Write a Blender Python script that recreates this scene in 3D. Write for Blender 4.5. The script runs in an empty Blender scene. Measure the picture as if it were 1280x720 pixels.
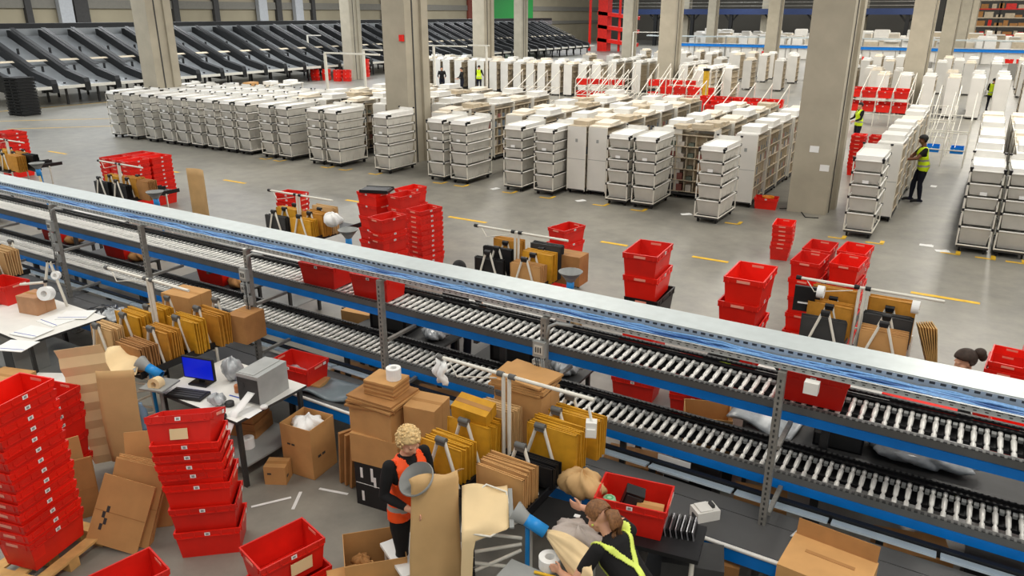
import bpy, bmesh, math, random
from mathutils import Vector, Matrix, Euler, noise as mnoise
R = random.Random(7)
scene = bpy.context.scene
COL = scene.collection
PI = math.pi
# ---------------------------------------------------------------- camera geometry (a real camera 4.85 m up)
F_PX, PITCH, YAW, CAM_H = 941.3, math.radians(20.03), math.radians(31.55), 4.85
_cp, _sp, _cy, _sy = math.cos(PITCH), math.sin(PITCH), math.cos(YAW), math.sin(YAW)
_FW = Vector((-_sy*_cp, _cy*_cp, -_sp)); _RT = Vector((_cy, _sy, 0)); _UP = Vector((-_sy*_sp, _cy*_sp, _cp))
def ray(x, y): return _FW + _RT*((x-640)/F_PX) - _UP*((y-360)/F_PX)
def at(x, y, z=0.0):
    "point at height z seen at pixel x, y"
    d = ray(x, y); t = (z-CAM_H)/d.z
    return Vector((d.x*t, d.y*t, z))
def yawof(a, b): return math.atan2(b[1]-a[1], b[0]-a[0])
# ---------------------------------------------------------------- materials
def lin(c): return tuple(((v/255)/12.92 if v/255 <= .04045 else ((v/255+.055)/1.055)**2.4) for v in c)
MATS = {}
def mat(name, rgb, rough=.6, metal=0., var=.12, scale=6., bump=0., alpha=1., spec=.4, emit=None, trans=0.):
    if name in MATS: return MATS[name]
    m = bpy.data.materials.new(name); m.use_nodes = True
    nt = m.node_tree; b = nt.nodes['Principled BSDF']
    c = lin(rgb)
    b.inputs['Roughness'].default_value = rough; b.inputs['Metallic'].default_value = metal
    b.inputs['Specular IOR Level'].default_value = spec
    if alpha < 1: b.inputs['Alpha'].default_value = alpha
    if trans: b.inputs['Transmission Weight'].default_value = trans
    if emit:
        b.inputs['Emission Color'].default_value = (*lin(emit[0]), 1); b.inputs['Emission Strength'].default_value = emit[1]
    tc = nt.nodes.new('ShaderNodeTexCoord')
    n = nt.nodes.new('ShaderNodeTexNoise'); n.inputs['Scale'].default_value = scale; n.inputs['Detail'].default_value = 4
    nt.links.new(tc.outputs['Object'], n.inputs['Vector'])
    r = nt.nodes.new('ShaderNodeValToRGB')
    r.color_ramp.elements[0].position = .3; r.color_ramp.elements[1].position = .7
    r.color_ramp.elements[0].color = (*[v*(1-var) for v in c], 1)
    r.color_ramp.elements[1].color = (*[min(1, v*(1+var)) for v in c], 1)
    nt.links.new(n.outputs['Fac'], r.inputs['Fac']); nt.links.new(r.outputs['Color'], b.inputs['Base Color'])
    if bump:
        bp = nt.nodes.new('ShaderNodeBump'); bp.inputs['Strength'].default_value = bump
        nt.links.new(n.outputs['Fac'], bp.inputs['Height']); nt.links.new(bp.outputs['Normal'], b.inputs['Normal'])
    MATS[name] = m
    return m
RED = mat('red plastic', (232, 34, 20), .38, var=.10, scale=3)
REDD = mat('red plastic worn', (216, 34, 22), .45, var=.12, scale=4)
BLACKP = mat('black plastic', (24, 24, 26), .45, var=.2)
BLACKM = mat('black rubber', (18, 18, 19), .7, var=.2)
DARKG = mat('dark grey plastic', (58, 58, 58), .55, var=.15)
DARKM = mat('dark grey metal', (70, 70, 70), .45, metal=.4, var=.15)
BELT = mat('dark grey belt', (84, 84, 84), .42, var=.12, scale=2)
GALV = mat('galvanised steel', (196, 200, 200), .42, metal=.55, var=.08, scale=14)
GALVD = mat('galvanised strut', (150, 148, 142), .5, metal=.5, var=.15, scale=20)
COVER = mat('pale steel cover', (192, 200, 200), .4, metal=.25, var=.05, scale=9)
ROLLER = mat('zinc roller', (234, 232, 226), .3, metal=.22, var=.08, scale=10)
BLUE = mat('blue rail paint', (0, 122, 214), .4, var=.08)
CABLE = mat('blue cable', (112, 158, 208), .5, var=.2, scale=30)
CABLED = mat('dark blue cable', (52, 92, 150), .5, var=.2, scale=30)
WHITE = mat('white plastic', (232, 230, 224), .45, var=.04)
WHITED = mat('white tube', (226, 222, 210), .4, var=.06)
BINW = mat('translucent white bin', (206, 203, 194), .5, var=.08, scale=3)
TAN = mat('tan shelf board', (196, 182, 158), .75, var=.10, scale=4)
CREAM = mat('cream cover board', (230, 220, 202), .65, var=.05, scale=3)
CARD = mat('cardboard', (196, 148, 92), .8, var=.08, scale=5)
CARDD = mat('darker cardboard', (168, 120, 70), .8, var=.12, scale=6)
CARDIN = mat('cardboard inside', (176, 128, 74), .85, var=.10, scale=5)
KRAFT = mat('kraft paper', (206, 168, 116), .7, var=.07, scale=4, bump=.1)
KRAFTP = mat('pale kraft paper', (232, 205, 158), .7, var=.06, scale=4, bump=.1)
GOLD = mat('gold padded paper', (206, 150, 34), .6, var=.10, scale=12, bump=.15)
GOLDD = mat('ochre padded paper', (190, 132, 44), .65, var=.12, scale=12, bump=.15)
PAPER = mat('white paper', (240, 240, 238), .7, var=.03)
CAPG = mat('grey cap', (92, 92, 90), .5, var=.1)
CONC = mat('concrete', (174, 166, 148), .85, var=.10, scale=1.5, bump=.08)
YEL = mat('yellow floor paint', (226, 180, 44), .6, var=.2, scale=8)
WPAINT = mat('white floor tape', (225, 225, 222), .6, var=.1, scale=8)
SKIN = mat('skin', (214, 160, 130), .55, var=.05)
SKIND = mat('darker skin', (120, 78, 56), .55, var=.05)
LIME = mat('hi vis yellow', (214, 242, 30), .55, var=.06, emit=None)
ORNG = mat('hi vis orange', (255, 84, 20), .55, var=.06)
SILV = mat('reflective grey tape', (158, 156, 150), .4, var=.05)
BCLOTH = mat('black cloth', (20, 19, 20), .9, var=.2)
NAVY = mat('navy cloth', (22, 24, 40), .9, var=.2)
WOOD = mat('pallet wood', (208, 168, 104), .8, var=.15, scale=9)
FILM = mat('clear plastic film', (176, 180, 183), .14, var=.25, scale=10, bump=.9, spec=.7)
BLUEP = mat('light blue plastic', (30, 140, 215), .4, var=.05)
GREYP = mat('grey plastic', (150, 152, 150), .45, var=.06)
SCREEN = mat('blue screen', (6, 24, 120), .3, var=.05, emit=((0, 24, 190), .6))
CHUTE = mat('chute steel', (142, 145, 146), .34, metal=.35, var=.14, scale=1.2)
CHUTEB = mat('chute black side', (20, 21, 22), .5, var=.2, scale=2)
# ---------------------------------------------------------------- mesh builder
class MB:
    def __init__(s): s.v = []; s.f = []; s.mi = []; s.sm = []
    def add(s, vs, fs, mi=0, smooth=False, M=None):
        o = len(s.v)
        if M is not None: vs = [M @ Vector(p) for p in vs]
        s.v += [tuple(p) for p in vs]
        for f in fs: s.f.append(tuple(i+o for i in f)); s.mi.append(mi); s.sm.append(smooth)
        return s
    def box(s, c, d, mi=0, M=None, taper=(1, 1), rot=None):
        x, y, z = d[0]/2, d[1]/2, d[2]/2
        tx, ty = taper
        vs = [(-x*tx, -y*ty, -z), (x*tx, -y*ty, -z), (x*tx, y*ty, -z), (-x*tx, y*ty, -z), (-x, -y, z), (x, -y, z), (x, y, z), (-x, y, z)]
        L = Matrix.Translation(Vector(c))
        if rot is not None: L = L @ Euler(rot).to_matrix().to_4x4()
        if M is not None: L = M @ L
        return s.add(vs, [(3, 2, 1, 0), (4, 5, 6, 7), (0, 1, 5, 4), (1, 2, 6, 5), (2, 3, 7, 6), (3, 0, 4, 7)], mi, False, L)
    def tube(s, p, q, r, n=8, mi=0, r2=None, M=None, caps=True, smooth=True):
        p, q = Vector(p), Vector(q); d = (q-p)
        if d.length < 1e-6: return s
        r2 = r if r2 is None else r2
        qn = d.to_track_quat('Z', 'Y').to_matrix()
        a = [p + qn @ Vector((r*math.cos(t), r*math.sin(t), 0)) for t in (2*PI*i/n for i in range(n))]
        b = [q + qn @ Vector((r2*math.cos(t), r2*math.sin(t), 0)) for t in (2*PI*i/n for i in range(n))]
        s.add(a+b, [(i, (i+1) % n, n+(i+1) % n, n+i) for i in range(n)], mi, smooth, M)
        if caps: s.add(a+b, [tuple(range(n-1, -1, -1)), tuple(range(n, 2*n))], mi, False, M)
        return s
    def path(s, pts, r, n=8, mi=0, M=None):
        pts = [Vector(p) for p in pts]; rings = []
        rr = r if isinstance(r, (list, tuple)) else [r]*len(pts)
        for i, p in enumerate(pts):
            d = (pts[min(i+1, len(pts)-1)]-pts[max(i-1, 0)]).normalized()
            qn = d.to_track_quat('Z', 'Y').to_matrix()
            rings.append([p + qn @ Vector((rr[i]*math.cos(t), rr[i]*math.sin(t), 0)) for t in (2*PI*k/n for k in range(n))])
        vs = [v for g in rings for v in g]; fs = []
        for i in range(len(pts)-1):
            for k in range(n): fs.append((i*n+k, i*n+(k+1) % n, (i+1)*n+(k+1) % n, (i+1)*n+k))
        fs += [tuple(range(n-1, -1, -1)), tuple((len(pts)-1)*n+k for k in range(n))]
        return s.add(vs, fs, mi, True, M)
    def lathe(s, prof, n=16, mi=0, M=None, smooth=True):
        vs = []; fs = []
        for r, z in prof:
            for k in range(n): t = 2*PI*k/n; vs.append((r*math.cos(t), r*math.sin(t), z))
        for i in range(len(prof)-1):
            for k in range(n): fs.append((i*n+k, i*n+(k+1) % n, (i+1)*n+(k+1) % n, (i+1)*n+k))
        return s.add(vs, fs, mi, smooth, M)
    def prism(s, poly, h0, h1, mi=0, M=None, axis='z'):
        "poly of 2-D points extruded along an axis"
        n = len(poly)
        def P(a, b, h): return (a, b, h) if axis == 'z' else ((a, h, b) if axis == 'y' else (h, a, b))
        vs = [P(a, b, h0) for a, b in poly]+[P(a, b, h1) for a, b in poly]
        fs = [tuple(range(n-1, -1, -1)), tuple(range(n, 2*n))]+[(i, (i+1) % n, n+(i+1) % n, n+i) for i in range(n)]
        return s.add(vs, fs, mi, False, M)
    def grid(s, P, nu, nv, mi=0, smooth=True, M=None):
        "P(u,v) surface"
        vs = [P(i/nu, j/nv) for j in range(nv+1) for i in range(nu+1)]
        fs = [(j*(nu+1)+i, j*(nu+1)+i+1, (j+1)*(nu+1)+i+1, (j+1)*(nu+1)+i) for j in range(nv) for i in range(nu)]
        return s.add(vs, fs, mi, smooth, M)
    def mesh(s, name, mats):
        me = bpy.data.meshes.new(name); me.from_pydata(s.v, [], s.f); 
        for m in (mats if isinstance(mats, (list, tuple)) else [mats]): me.materials.append(m)
        me.polygons.foreach_set('material_index', s.mi); me.polygons.foreach_set('use_smooth', s.sm)
        bm = bmesh.new(); bm.from_mesh(me); bmesh.ops.recalc_face_normals(bm, faces=bm.faces); bm.to_mesh(me); bm.free()
        me.update(); return me
    def build(s, name, mats, parent=None, loc=(0, 0, 0), rz=0):
        return ob(name, s.mesh(name, mats), parent, loc, rz)
def ob(name, me, parent=None, loc=(0, 0, 0), rz=0):
    o = bpy.data.objects.new(name, me); COL.objects.link(o)
    o.location = loc; o.rotation_euler = (0, 0, rz)
    if parent is not None: o.parent = parent
    return o
USED = {}
def tag(o, label, cat, group=None):
    n = len(label.split())
    if not 4 <= n <= 16: print('LABEL LENGTH', n, label)
    if label in USED and (group is None or USED[label] != group): print('SAME LABEL', label)
    USED[label] = group
    o['label'] = label; o['category'] = cat
    if group: o['group'] = group
    elif 'group' in o: del o['group']
    return o
def thing(name, label, cat, loc=(0, 0, 0), rz=0, group=None):
    o = bpy.data.objects.new(name, None); COL.objects.link(o); o.empty_display_size = .1
    o.location = loc; o.rotation_euler = (0, 0, rz)
    return tag(o, label, cat, group)
def struct(o, kind='structure'): o['kind'] = kind; return o
def dup(o, loc=None, rz=None, parent=None, rot=None):
    "copy of a thing with copies of its parts and sub-parts"
    c = o.copy(); COL.objects.link(c)
    if parent is not None: c.parent = parent
    if loc is not None: c.location = loc
    if rz is not None: c.rotation_euler = (0, 0, rz)
    if rot is not None: c.rotation_euler = rot
    for ch in list(o.children): dup(ch, parent=c)
    return c
ORD = ['topmost'] + [k+' from top' for k in 'second third fourth fifth sixth seventh eighth ninth tenth eleventh twelfth thirteenth fourteenth fifteenth sixteenth'.split()]
NTH = ['first', 'second', 'third', 'fourth', 'fifth', 'sixth', 'seventh', 'eighth', 'ninth', 'tenth', 'eleventh', 'twelfth', 'thirteenth', 'fourteenth', 'fifteenth', 'sixteenth', 'seventeenth', 'eighteenth', 'nineteenth', 'twentieth', 'twenty-first', 'twenty-second', 'twenty-third', 'twenty-fourth', 'twenty-fifth', 'twenty-sixth', 'twenty-seventh', 'twenty-eighth', 'twenty-ninth', 'thirtieth']
class Protos:
    "first use places the prototype itself, later uses copy it"
    def __init__(s, make): s.make = make; s.o = None; s.used = False
    def put(s, loc, rz, label, cat, group=None, rot=None):
        if s.o is None:
            s.o = s.make(); o = s.o
            o.location = loc; o.rotation_euler = rot if rot is not None else (0, 0, rz)
        else: o = dup(s.o, loc, rz, rot=rot)
        return tag(o, label, cat, group)
def emp(name):
    o = bpy.data.objects.new(name, None); COL.objects.link(o); o.empty_display_size = .1
    return o
# ---------------------------------------------------------------- camera, light, shell
cam = bpy.data.objects.new('camera', bpy.data.cameras.new('camera')); COL.objects.link(cam)
cam.data.sensor_width = 36; cam.data.lens = F_PX/1280*36; cam.data.clip_end = 400
cam.location = (0, 0, CAM_H); cam.rotation_euler = (PI/2-PITCH, 0, YAW)
scene.camera = cam
scene.view_settings.view_transform = 'Standard'; scene.view_settings.look = 'None'
scene.view_settings.gamma = 1; scene.view_settings.use_curve_mapping = False; scene.view_settings.exposure = 0.42
w = bpy.data.worlds.new('hall ambience'); scene.world = w; w.use_nodes = True
w.node_tree.nodes['Background'].inputs[0].default_value = (.95, .98, 1, 1)
w.node_tree.nodes['Background'].inputs[1].default_value = .26
def lamp(x, y, e, c=(1, .95, .86), z=9.5, sx=1.2, sy=14):
    l = bpy.data.lights.new('ceiling lamp row', 'AREA'); l.shape = 'RECTANGLE'; l.size = sx; l.size_y = sy; l.energy = e; l.color = c
    o = bpy.data.objects.new('ceiling_lamp', l); COL.objects.link(o); o.location = (x, y, z)
for x in (-58, -45, -33, -21, -10, 1, 12):
    for y in (2, 20, 38, 60, 85, 112):
        lamp(x, y, (470 if y < 10 else 540 if y < 30 else 860)*(1.0 if x > -30 else 1.1), (1, .945, .85) if x > -24 else (.96, .985, 1))
# floor: worn polished concrete
def floor_mat():
    m = bpy.data.materials.new('polished concrete floor'); m.use_nodes = True; nt = m.node_tree; b = nt.nodes['Principled BSDF']
    tc = nt.nodes.new('ShaderNodeTexCoord')
    def N(scale, det, rough=.6, dist=0.):
        n = nt.nodes.new('ShaderNodeTexNoise'); n.inputs['Scale'].default_value = scale; n.inputs['Detail'].default_value = det; n.inputs['Roughness'].default_value = rough; n.inputs['Distortion'].default_value = dist
        nt.links.new(tc.outputs['Object'], n.inputs['Vector']); return n
    a, c = N(.22, 5, .6, .4), N(2.2, 6, .65)
    mx = nt.nodes.new('ShaderNodeMath'); mx.operation = 'MULTIPLY_ADD'; mx.inputs[1].default_value = .45
    nt.links.new(c.outputs['Fac'], mx.inputs[0]); 
    m2 = nt.nodes.new('ShaderNodeMath'); m2.operation = 'MULTIPLY'; m2.inputs[1].default_value = .55
    nt.links.new(a.outputs['Fac'], m2.inputs[0]); nt.links.new(m2.outputs[0], mx.inputs[2])
    r = nt.nodes.new('ShaderNodeValToRGB'); e = r.color_ramp.elements
    e[0].position = .36; e[0].color = (*lin((112, 110, 104)), 1); e[1].position = .62; e[1].color = (*lin((146, 142, 131)), 1)
    nt.links.new(mx.outputs[0], r.inputs['Fac']); nt.links.new(r.outputs['Color'], b.inputs['Base Color'])
    rr = nt.nodes.new('ShaderNodeMapRange'); rr.inputs['To Min'].default_value = .30; rr.inputs['To Max'].default_value = .5
    nt.links.new(a.outputs['Fac'], rr.inputs['Value']); nt.links.new(rr.outputs[0], b.inputs['Roughness'])
    b.inputs['Specular IOR Level'].default_value = .45
    return m
struct(MB().box((-25, 70, -.1), (110, 160, .2)).build('floor', floor_mat()))
# far walls
WALLM = mat('beige wall panel', (160, 150, 126), .8, var=.06, scale=.6)
WALLD = mat('dark dock frame', (62, 60, 58), .7, var=.1)
STEEL = mat('pale steel column', (176, 178, 180), .5, var=.06)
GREENW = mat('green door panel', (46, 150, 70), .6, var=.06)
BROWNW = mat('red brown panel', (128, 62, 48), .7, var=.06)
struct(MB().box((-66.5, 70, 5), (.4, 160, 10)).build('wall_left', WALLM))
struct(MB().box((-25, 146, 5), (84, .4, 10)).build('wall_back', mat('dim back wall', (120, 116, 108), .8, var=.1, scale=.3)))
band = MB()
band.box((-66.2, 70, 5.6), (.2, 150, .7)); band.box((-66.2, 70, 3.4), (.2, 150, .5))
struct(band.build('trim_1', mat('grey wall band', (126, 122, 112), .8, var=.06)))
y = 21.0; k = 0
for y, wd in ((24.5, 1.6), (31, .5), (34.2, .5), (38.5, 1.2), (47.5, .6), (52, .6), (60, .7), (65, .5), (70.5, .7), (77, .6), (83, .7)):
    b = MB().box((-66.1, y, 5), (.4, wd, 10)); struct(b.build('trim_%d' % (k+2), WALLD)); k += 1
for y in (26.3, 37.0, 57.5, 62.5, 80.0):
    struct(MB().box((-65.8, y, 5), (.5, 1.1, 10)).build('trim_%d' % (k+2), STEEL)); k += 1
struct(MB().box((-66.1, 97, 5), (.3, 3.2, 10)).build('trim_%d' % (k+2), BROWNW)); k += 1
struct(MB().box((-66.1, 107, 5), (.3, 14, 10)).build('door_1', GREENW))
# concrete pillars
PN = [(-3.45, 20.6, 'concrete pillar nearest, with two white notices'), (-16.9, 20.6, 'concrete pillar behind the front trolley row with a red call point'), (-30.4, 20.6, 'concrete pillar at upper left behind the trolleys')]
def pillar(x, y):
    m = MB()
    m.box((0, .1, 5.2), (.95, 1.15, 10.4)); m.box((.52, .45, 5.2), (.1, .35, 10.4)); m.box((.49, -.1, 5.2), (.012, .05, 10.4), 1)
    o = m.build('concrete_pillar', [CONC, DARKG], loc=(x, y, 0)); struct(o); return o
for x, y, l in PN:
    pillar(x, y)
for x in (-42.6, -30.4, -16.9, -3.45, 10): 
    for y in (45.6, 71.0, 96.5, 122):
        if (x, y) != (-42.6, 96.5): pillar(x, y)
# floor markings
mk = MB()
def stripe(m, a, b, w):
    a, b = Vector(a), Vector(b); d = (b-a).normalized(); n = Vector((-d.y, d.x, 0))*w/2
    m.add([a-n, b-n, b+n, a+n], [(0, 1, 2, 3)])
for x0, x1 in ((-19.7, -18.7), (-26, -25), (-22.9, -21.9), (-11.1, -9.95), (-6.85, -6.2), (-4.72, -3.95), (-.55, .56), (-14.6, -13.9), (-29.6, -28.4), (-33.2, -32)):
    stripe(mk, (x0, 15.0, .004), (x1, 15.0, .004), .12)
stripe(mk, (-37, 17.2, .004), (-30.5, 23.5, .004), .1); stripe(mk, (-41, 17.5, .004), (-33.5, 24.5, .004), .1)
stripe(mk, (-44.2, 19.5, .004), (-43.4, 27.5, .004), .14)
for x in (-21.4, -20.7, -18.4, -17.6, -16.3, -13.7, -12.9, -11.2, -9.95, -8.3, -7.2, -4.7, -2.3, -1.5, .0, .65, 1.2):
    stripe(mk, (x-.25, 18.1, .004), (x+.12, 18.1, .004), .09); stripe(mk, (x+.08, 18.1, .004), (x+.08, 18.4, .004), .09)
struct(mk.build('floor_marking', YEL))
wm = MB()
for a, b in (((314, 634), (364, 622)), ((366, 637), (376, 615)), ((399, 611), (435, 618))): stripe(wm, at(*a)+Vector((0, 0, .004)), at(*b)+Vector((0, 0, .004)), .035)
struct(wm.build('floor_marking', WPAINT))
# ---------------------------------------------------------------- roller conveyors, belt, cable trays
X0, X1 = -17.5, 2.2
PITCH_R = .096
def roller_mesh():
    L = .46; m = MB()
    pr = [(.012, -L/2-.03), (.012, -L/2), (.022, -L/2+.002), (.022, -L/2+.14), (.014, -L/2+.16), (.014, -L/2+.19), (.022, -L/2+.21), (.024, L/2-.10), (.016, L/2-.09), (.016, L/2-.05), (.022, L/2-.04), (.022, L/2), (.012, L/2+.002), (.012, L/2+.03)]
    m.lathe(pr, 10, M=Matrix.Rotation(-PI/2, 4, 'X'))
    return m
def conveyor(name, label, Yf, Yr, z):
    t = thing(name, label, 'conveyor', ((X0+X1)/2, (Yf+Yr)/2, z)); off = Vector(t.location)
    def P(n, m, mats):
        o = m.build(n, mats, t); o.location = -off; return o
    zt = z
    L = X1-X0; cx = (X0+X1)/2
    for nm, Y, s in (('front_rail', Yf, -1), ('rear_rail', Yr, 1)):
        m = MB(); m.box((cx, Y, zt-.085), (L, .035, .085)); m.box((cx, Y-s*.02, zt-.122), (L, .06, .012))
        P(nm, m, BLUE if s < 0 else BLACKP)
        g = MB(); g.box((cx, Y-s*.012, zt-.005), (L, .032, .072)); g.box((cx, Y-s*.03, zt+.026), (L, .05, .012))
        if s > 0: g.box((cx, Y+.015, zt+.05), (L, .03, .03))
        n = int(L/.05)
        for i in range(n): g.box((X0+.05*i+.02, Y-s*.01, zt+(.034 if s < 0 else .069)), (.028, .03, .010), 1)
        P('chain_guide' if s > 0 else 'front_guard', g, [mat('guard grey', (104, 104, 101), .5, var=.08) if s < 0 else BLACKP, DARKG])
    # rollers: the hundred nearest are parts of their own
    rm = roller_mesh(); me = rm.mesh('roller', ROLLER)
    n = int(L/PITCH_R); Ym = (Yf+Yr)/2
    rest = MB()
    for i in range(n):
        x = X1-.05-i*PITCH_R
        if i < 99: o = ob('roller', me, t, Vector((x, Ym, zt-.012))-off)
        else: rest.add(rm.v, rm.f, 0, True, Matrix.Translation((x, Ym, zt-.012)))
    o = P('roller_run', rest, ROLLER); o['kind'] = 'stuff'
    # small grey brake pads between rollers along the rear
    pad = MB()
    for i in range(n): pad.box((X1-.05-(i+.5)*PITCH_R, Yr-.105, zt-.006), (.036, .055, .03))
    P('drive_pad', pad, mat('pad grey', (128, 130, 128), .5))['kind'] = 'stuff'
    P('shade_plate', MB().box((cx, Yr-.13, zt-.085), (L, .2, .03)), BLACKP)  # black plate added as shade in the gaps under the rear half of the rollers
    if z > 1.2:
        for x in (-.75, -4.45, -9.1, -13.6):
            lg = MB(); lg.box((x, Yr+.045, z/2-.03), (.08, .045, z-.06)); lg.box((x, Yr+.045, .01), (.16, .12, .02)); P('leg', lg, DARKM)
            lb = MB(); lb.box((x, (Yf+Yr)/2, z-.15), (.05, Yr-Yf, .05)); P('cross_beam', lb, DARKM)
    else:
        for x in (-2.6, -6.5, -10.8, -15):
            for Y in (Yf+.05, Yr-.05):
                lg = MB(); lg.box((x, Y, z/2-.06), (.06, .045, z-.12)); P('leg', lg, DARKM)
    return t
conveyor('roller_conveyor', 'upper roller conveyor with blue side rails and zinc rollers', 6.45, 7.0, 1.50)
conveyor('roller_conveyor', 'lower roller conveyor with blue side rails, under the upper one', 6.42, 6.97, .80)
# belt conveyor in front of the rack
def belt():
    t = thing('belt_conveyor', 'dark grey belt conveyor with pale side strip in front of the roller conveyors', 'conveyor', ((X0+X1)/2, 5.85, 0)); off = Vector(t.location)
    def P(n, m, mats): o = m.build(n, mats, t); o.location = -off; return o
    cx = (X0+X1)/2; L = X1-X0
    P('belt', MB().box((cx, 5.70, .585), (L, .44, .03)), BELT)
    P('rear_apron', MB().box((cx, 6.03, .59), (L, .20, .02)), BELT)
    for i in range(23):
        a = X0+i*.85
        P('side_strip', MB().box((a+.415, 6.205, .625), (.82, .12, .02), rot=(-.25, 0, 0)), mat('pale blue steel', (188, 204, 214), .4, metal=.2, var=.06))
    g = MB(); g.box((cx, 6.30, .60), (L, .05, .09))
    P('rear_rail', g, BLACKP)
    P('front_frame', MB().box((cx, 5.455, .52), (L, .04, .12)), BLUE)
    P('nose_bar', MB().tube((X0, 5.44, .60), (X1, 5.44, .60), .02, 10), ROLLER)
    for x in (-16.5, -14, -11.5, -9, -6.5, -4.4, -2.2, -.1, 1.6):
        for Y in (5.5, 6.28): P('leg', MB().box((x, Y, .27), (.06, .05, .54)), DARKM)
belt()
# cable trays on posts
def trays():
    t = thing('cable_tray', 'covered cable tray with an open tray of blue cables on steel posts', 'cable tray', ((X0+X1)/2, 6.15, 0)); off = Vector(t.location)
    def P(n, m, mats): o = m.build(n, mats, t); o.location = -off; return o
    L = X1-X0+8; cx = (X0-8+X1)/2
    P('tray_cover', MB().box((cx, 6.29, 2.205), (L, .345, .012)), COVER)
    m = MB(); m.box((cx, 6.455, 2.15), (L, .006, .10)); m.box((cx, 6.13, 2.16), (L, .006, .08)); m.box((cx, 6.29, 2.103), (L, .33, .006))
    P('covered_tray', m, GALV)
    m = MB(); m.box((cx, 6.01, 2.112), (L, .20, .006))
    n = int(L/.075)
    m.box((cx, 5.915, 2.138), (L, .005, .05)); m.box((cx, 5.908, 2.160), (L, .016, .006)); m.box((cx, 6.105, 2.16), (L, .005, .09))
    for i in range(n):
        x = cx-L/2+.075*(i+.5)
        m.box((x, 5.911, 2.152), (.045, .004, .013), 1); m.box((x, 5.9115, 2.128), (.022, .003, .008), 1)
        m.box((x, 6.1015, 2.188), (.04, .003, .02), 1)
    P('open_tray', m, [GALV, DARKM])
    for k in range(9):
        Y = 5.94+.017*k; pts = []
        n = 110
        for i in range(n+1): pts.append((cx-L/2+L*i/n, Y+R.uniform(-.012, .012), 2.132+R.uniform(0, .022)+(.008 if k % 2 else 0)))
        P('cable', MB().path(pts, .0105, 6), CABLE if k % 3 else CABLED)
trays()
POSTX = (-1.02, -3.25, -5.33, -7.5, -9.65, -11.9, -14.2, -16.6)
PWHERE = ['first from the right', 'second from the right, hung with grey socket boxes', 'third from the right', 'fourth from the right, hung with grey socket boxes', 'fifth from the right', 'sixth from the right, with boxes and cords', 'seventh from the right', 'eighth from the right']
for i, x in enumerate(POSTX):
    t = thing('steel_post', 'perforated steel post carrying the cable tray, '+PWHERE[i], 'post', (x, 5.90, 0), 0, 'posts under the cable tray')
    m = MB(); m.box((0, 0, 1.048), (.062, .062, 2.096))
    for k in range(36): m.box((0, -.032, .2+k*.052), (.016, .002, .026), 1)
    m.build('upright', [GALVD, DARKG], t)
    MB().box((0, 0, .008), (.14, .14, .016)).build('foot_plate', GALVD, t)
    MB().box((0, .29, 2.085), (.05, .52, .028)).build('tray_arm', GALVD, t)
    MB().box((.035, .275, 1.37), (.04, .50, .035)).build('bracket', GALVD, t)
    MB().box((.035, .26, .70), (.04, .47, .035)).build('bracket', GALVD, t)
    if i in (1, 3, 5):
        for (dx, dz, w_, h_) in ((-.02, 1.78, .13, .16), (-.03, 1.60, .12, .12), (0, 1.44, .11, .12), (0, 1.26, .10, .12)):
            b = MB(); b.box((dx, -.06, dz), (w_, .05, h_)); b.box((dx, -.087, dz), (w_*.7, .006, h_*.6), 1)
            for k in range(3): b.box((dx-w_*.2+w_*.2*k, -.092, dz), (.01, .006, h_*.35), 2)
            b.build('socket_box', [GREYP, mat('pale grey plastic', (196, 196, 190), .5), DARKG], t)
        MB().path([(.05, -.04, 1.9), (.07, -.04, 2.03), (.14, -.02, 2.07), (.3, .0, 2.07)], .018, 8).build('conduit', GREYP, t)
        for k in range(5):
            q = R.uniform(-.05, .05)
            MB().path([(q, -.09, 1.7), (q+.04, -.11, 1.4), (q-.03, -.10, 1.1), (q*.4, -.06, .9)], .006, 5).build('cord', DARKG if k % 2 else GREYP, t)
    if i == 0: MB().box((.24, -.03, 2.03), (.11, .08, .10)).build('socket_box', WHITE, t)
# ---------------------------------------------------------------- red totes
TL, TW, TH = .60, .40, .30
def tote_mesh(red, h=TH, cut=True):
    m = MB(); t = .006
    bl, bw = .525/2, .335/2; tl, tw = .575/2, .375/2; rz = h-.055
    def ring(l, w_, z): return [(-l, -w_, z), (l, -w_, z), (l, w_, z), (-l, w_, z)]
    def loft(a, b): m.add(a+b, [(i, (i+1) % 4, 4+(i+1) % 4, 4+i) for i in range(4)])
    b0, b1 = ring(bl, bw, 0), ring(tl, tw, rz)
    loft(b0, b1)                                   # outer wall
    m.add(b0, [(3, 2, 1, 0)])
    s0, s1 = ring(TL/2-.004, TW/2-.004, rz), ring(TL/2, TW/2, h)
    loft(b1, s0); loft(s0, s1)                     # shoulder and rim band
    i1 = ring(TL/2-.014, TW/2-.014, h); i0 = ring(bl-t, bw-t, t); im = ring(tl-t, tw-t, rz)
    loft(s1, i1); loft(i1, im); loft(im, i0); m.add(i0, [(0, 1, 2, 3)])
    for sx in (-1, 1):                             # hand slots and ribs
        m.box((sx*(TL/2+.0015), 0, h-.032), (.004, .13, .026), 1); m.box((sx*(TL/2-.016), 0, h-.032), (.006, .12, .024), 1)
        for yy in (-.15, .15): m.box((sx*(TL/2-.006), yy, h-.03), (.018, .016, .06))
    for sy in (-1, 1):
        m.box((0, sy*(TW/2-.004), rz-.006), (TL*.94, .014, .012))
        for xx in (-.24, -.12, .12, .24): m.box((xx, sy*(TW/2-.006), h-.03), (.016, .018, .056))
    return m.mesh('tote_body', [red, SLOT])
SLOT = mat('slot edge pale red', (235, 150, 130), .6)
ME_T = tote_mesh(RED); ME_T2 = tote_mesh(REDD); ME_TB = tote_mesh(BLACKP)
lm = MB(); lm.box((0, -.2012, .268), (.05, .002, .034)); lm.box((0, -.2025, .268), (.026, .001, .022), 1)
ME_LAB = lm.mesh('barcode_label', [PAPER, GREYP])
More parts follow.
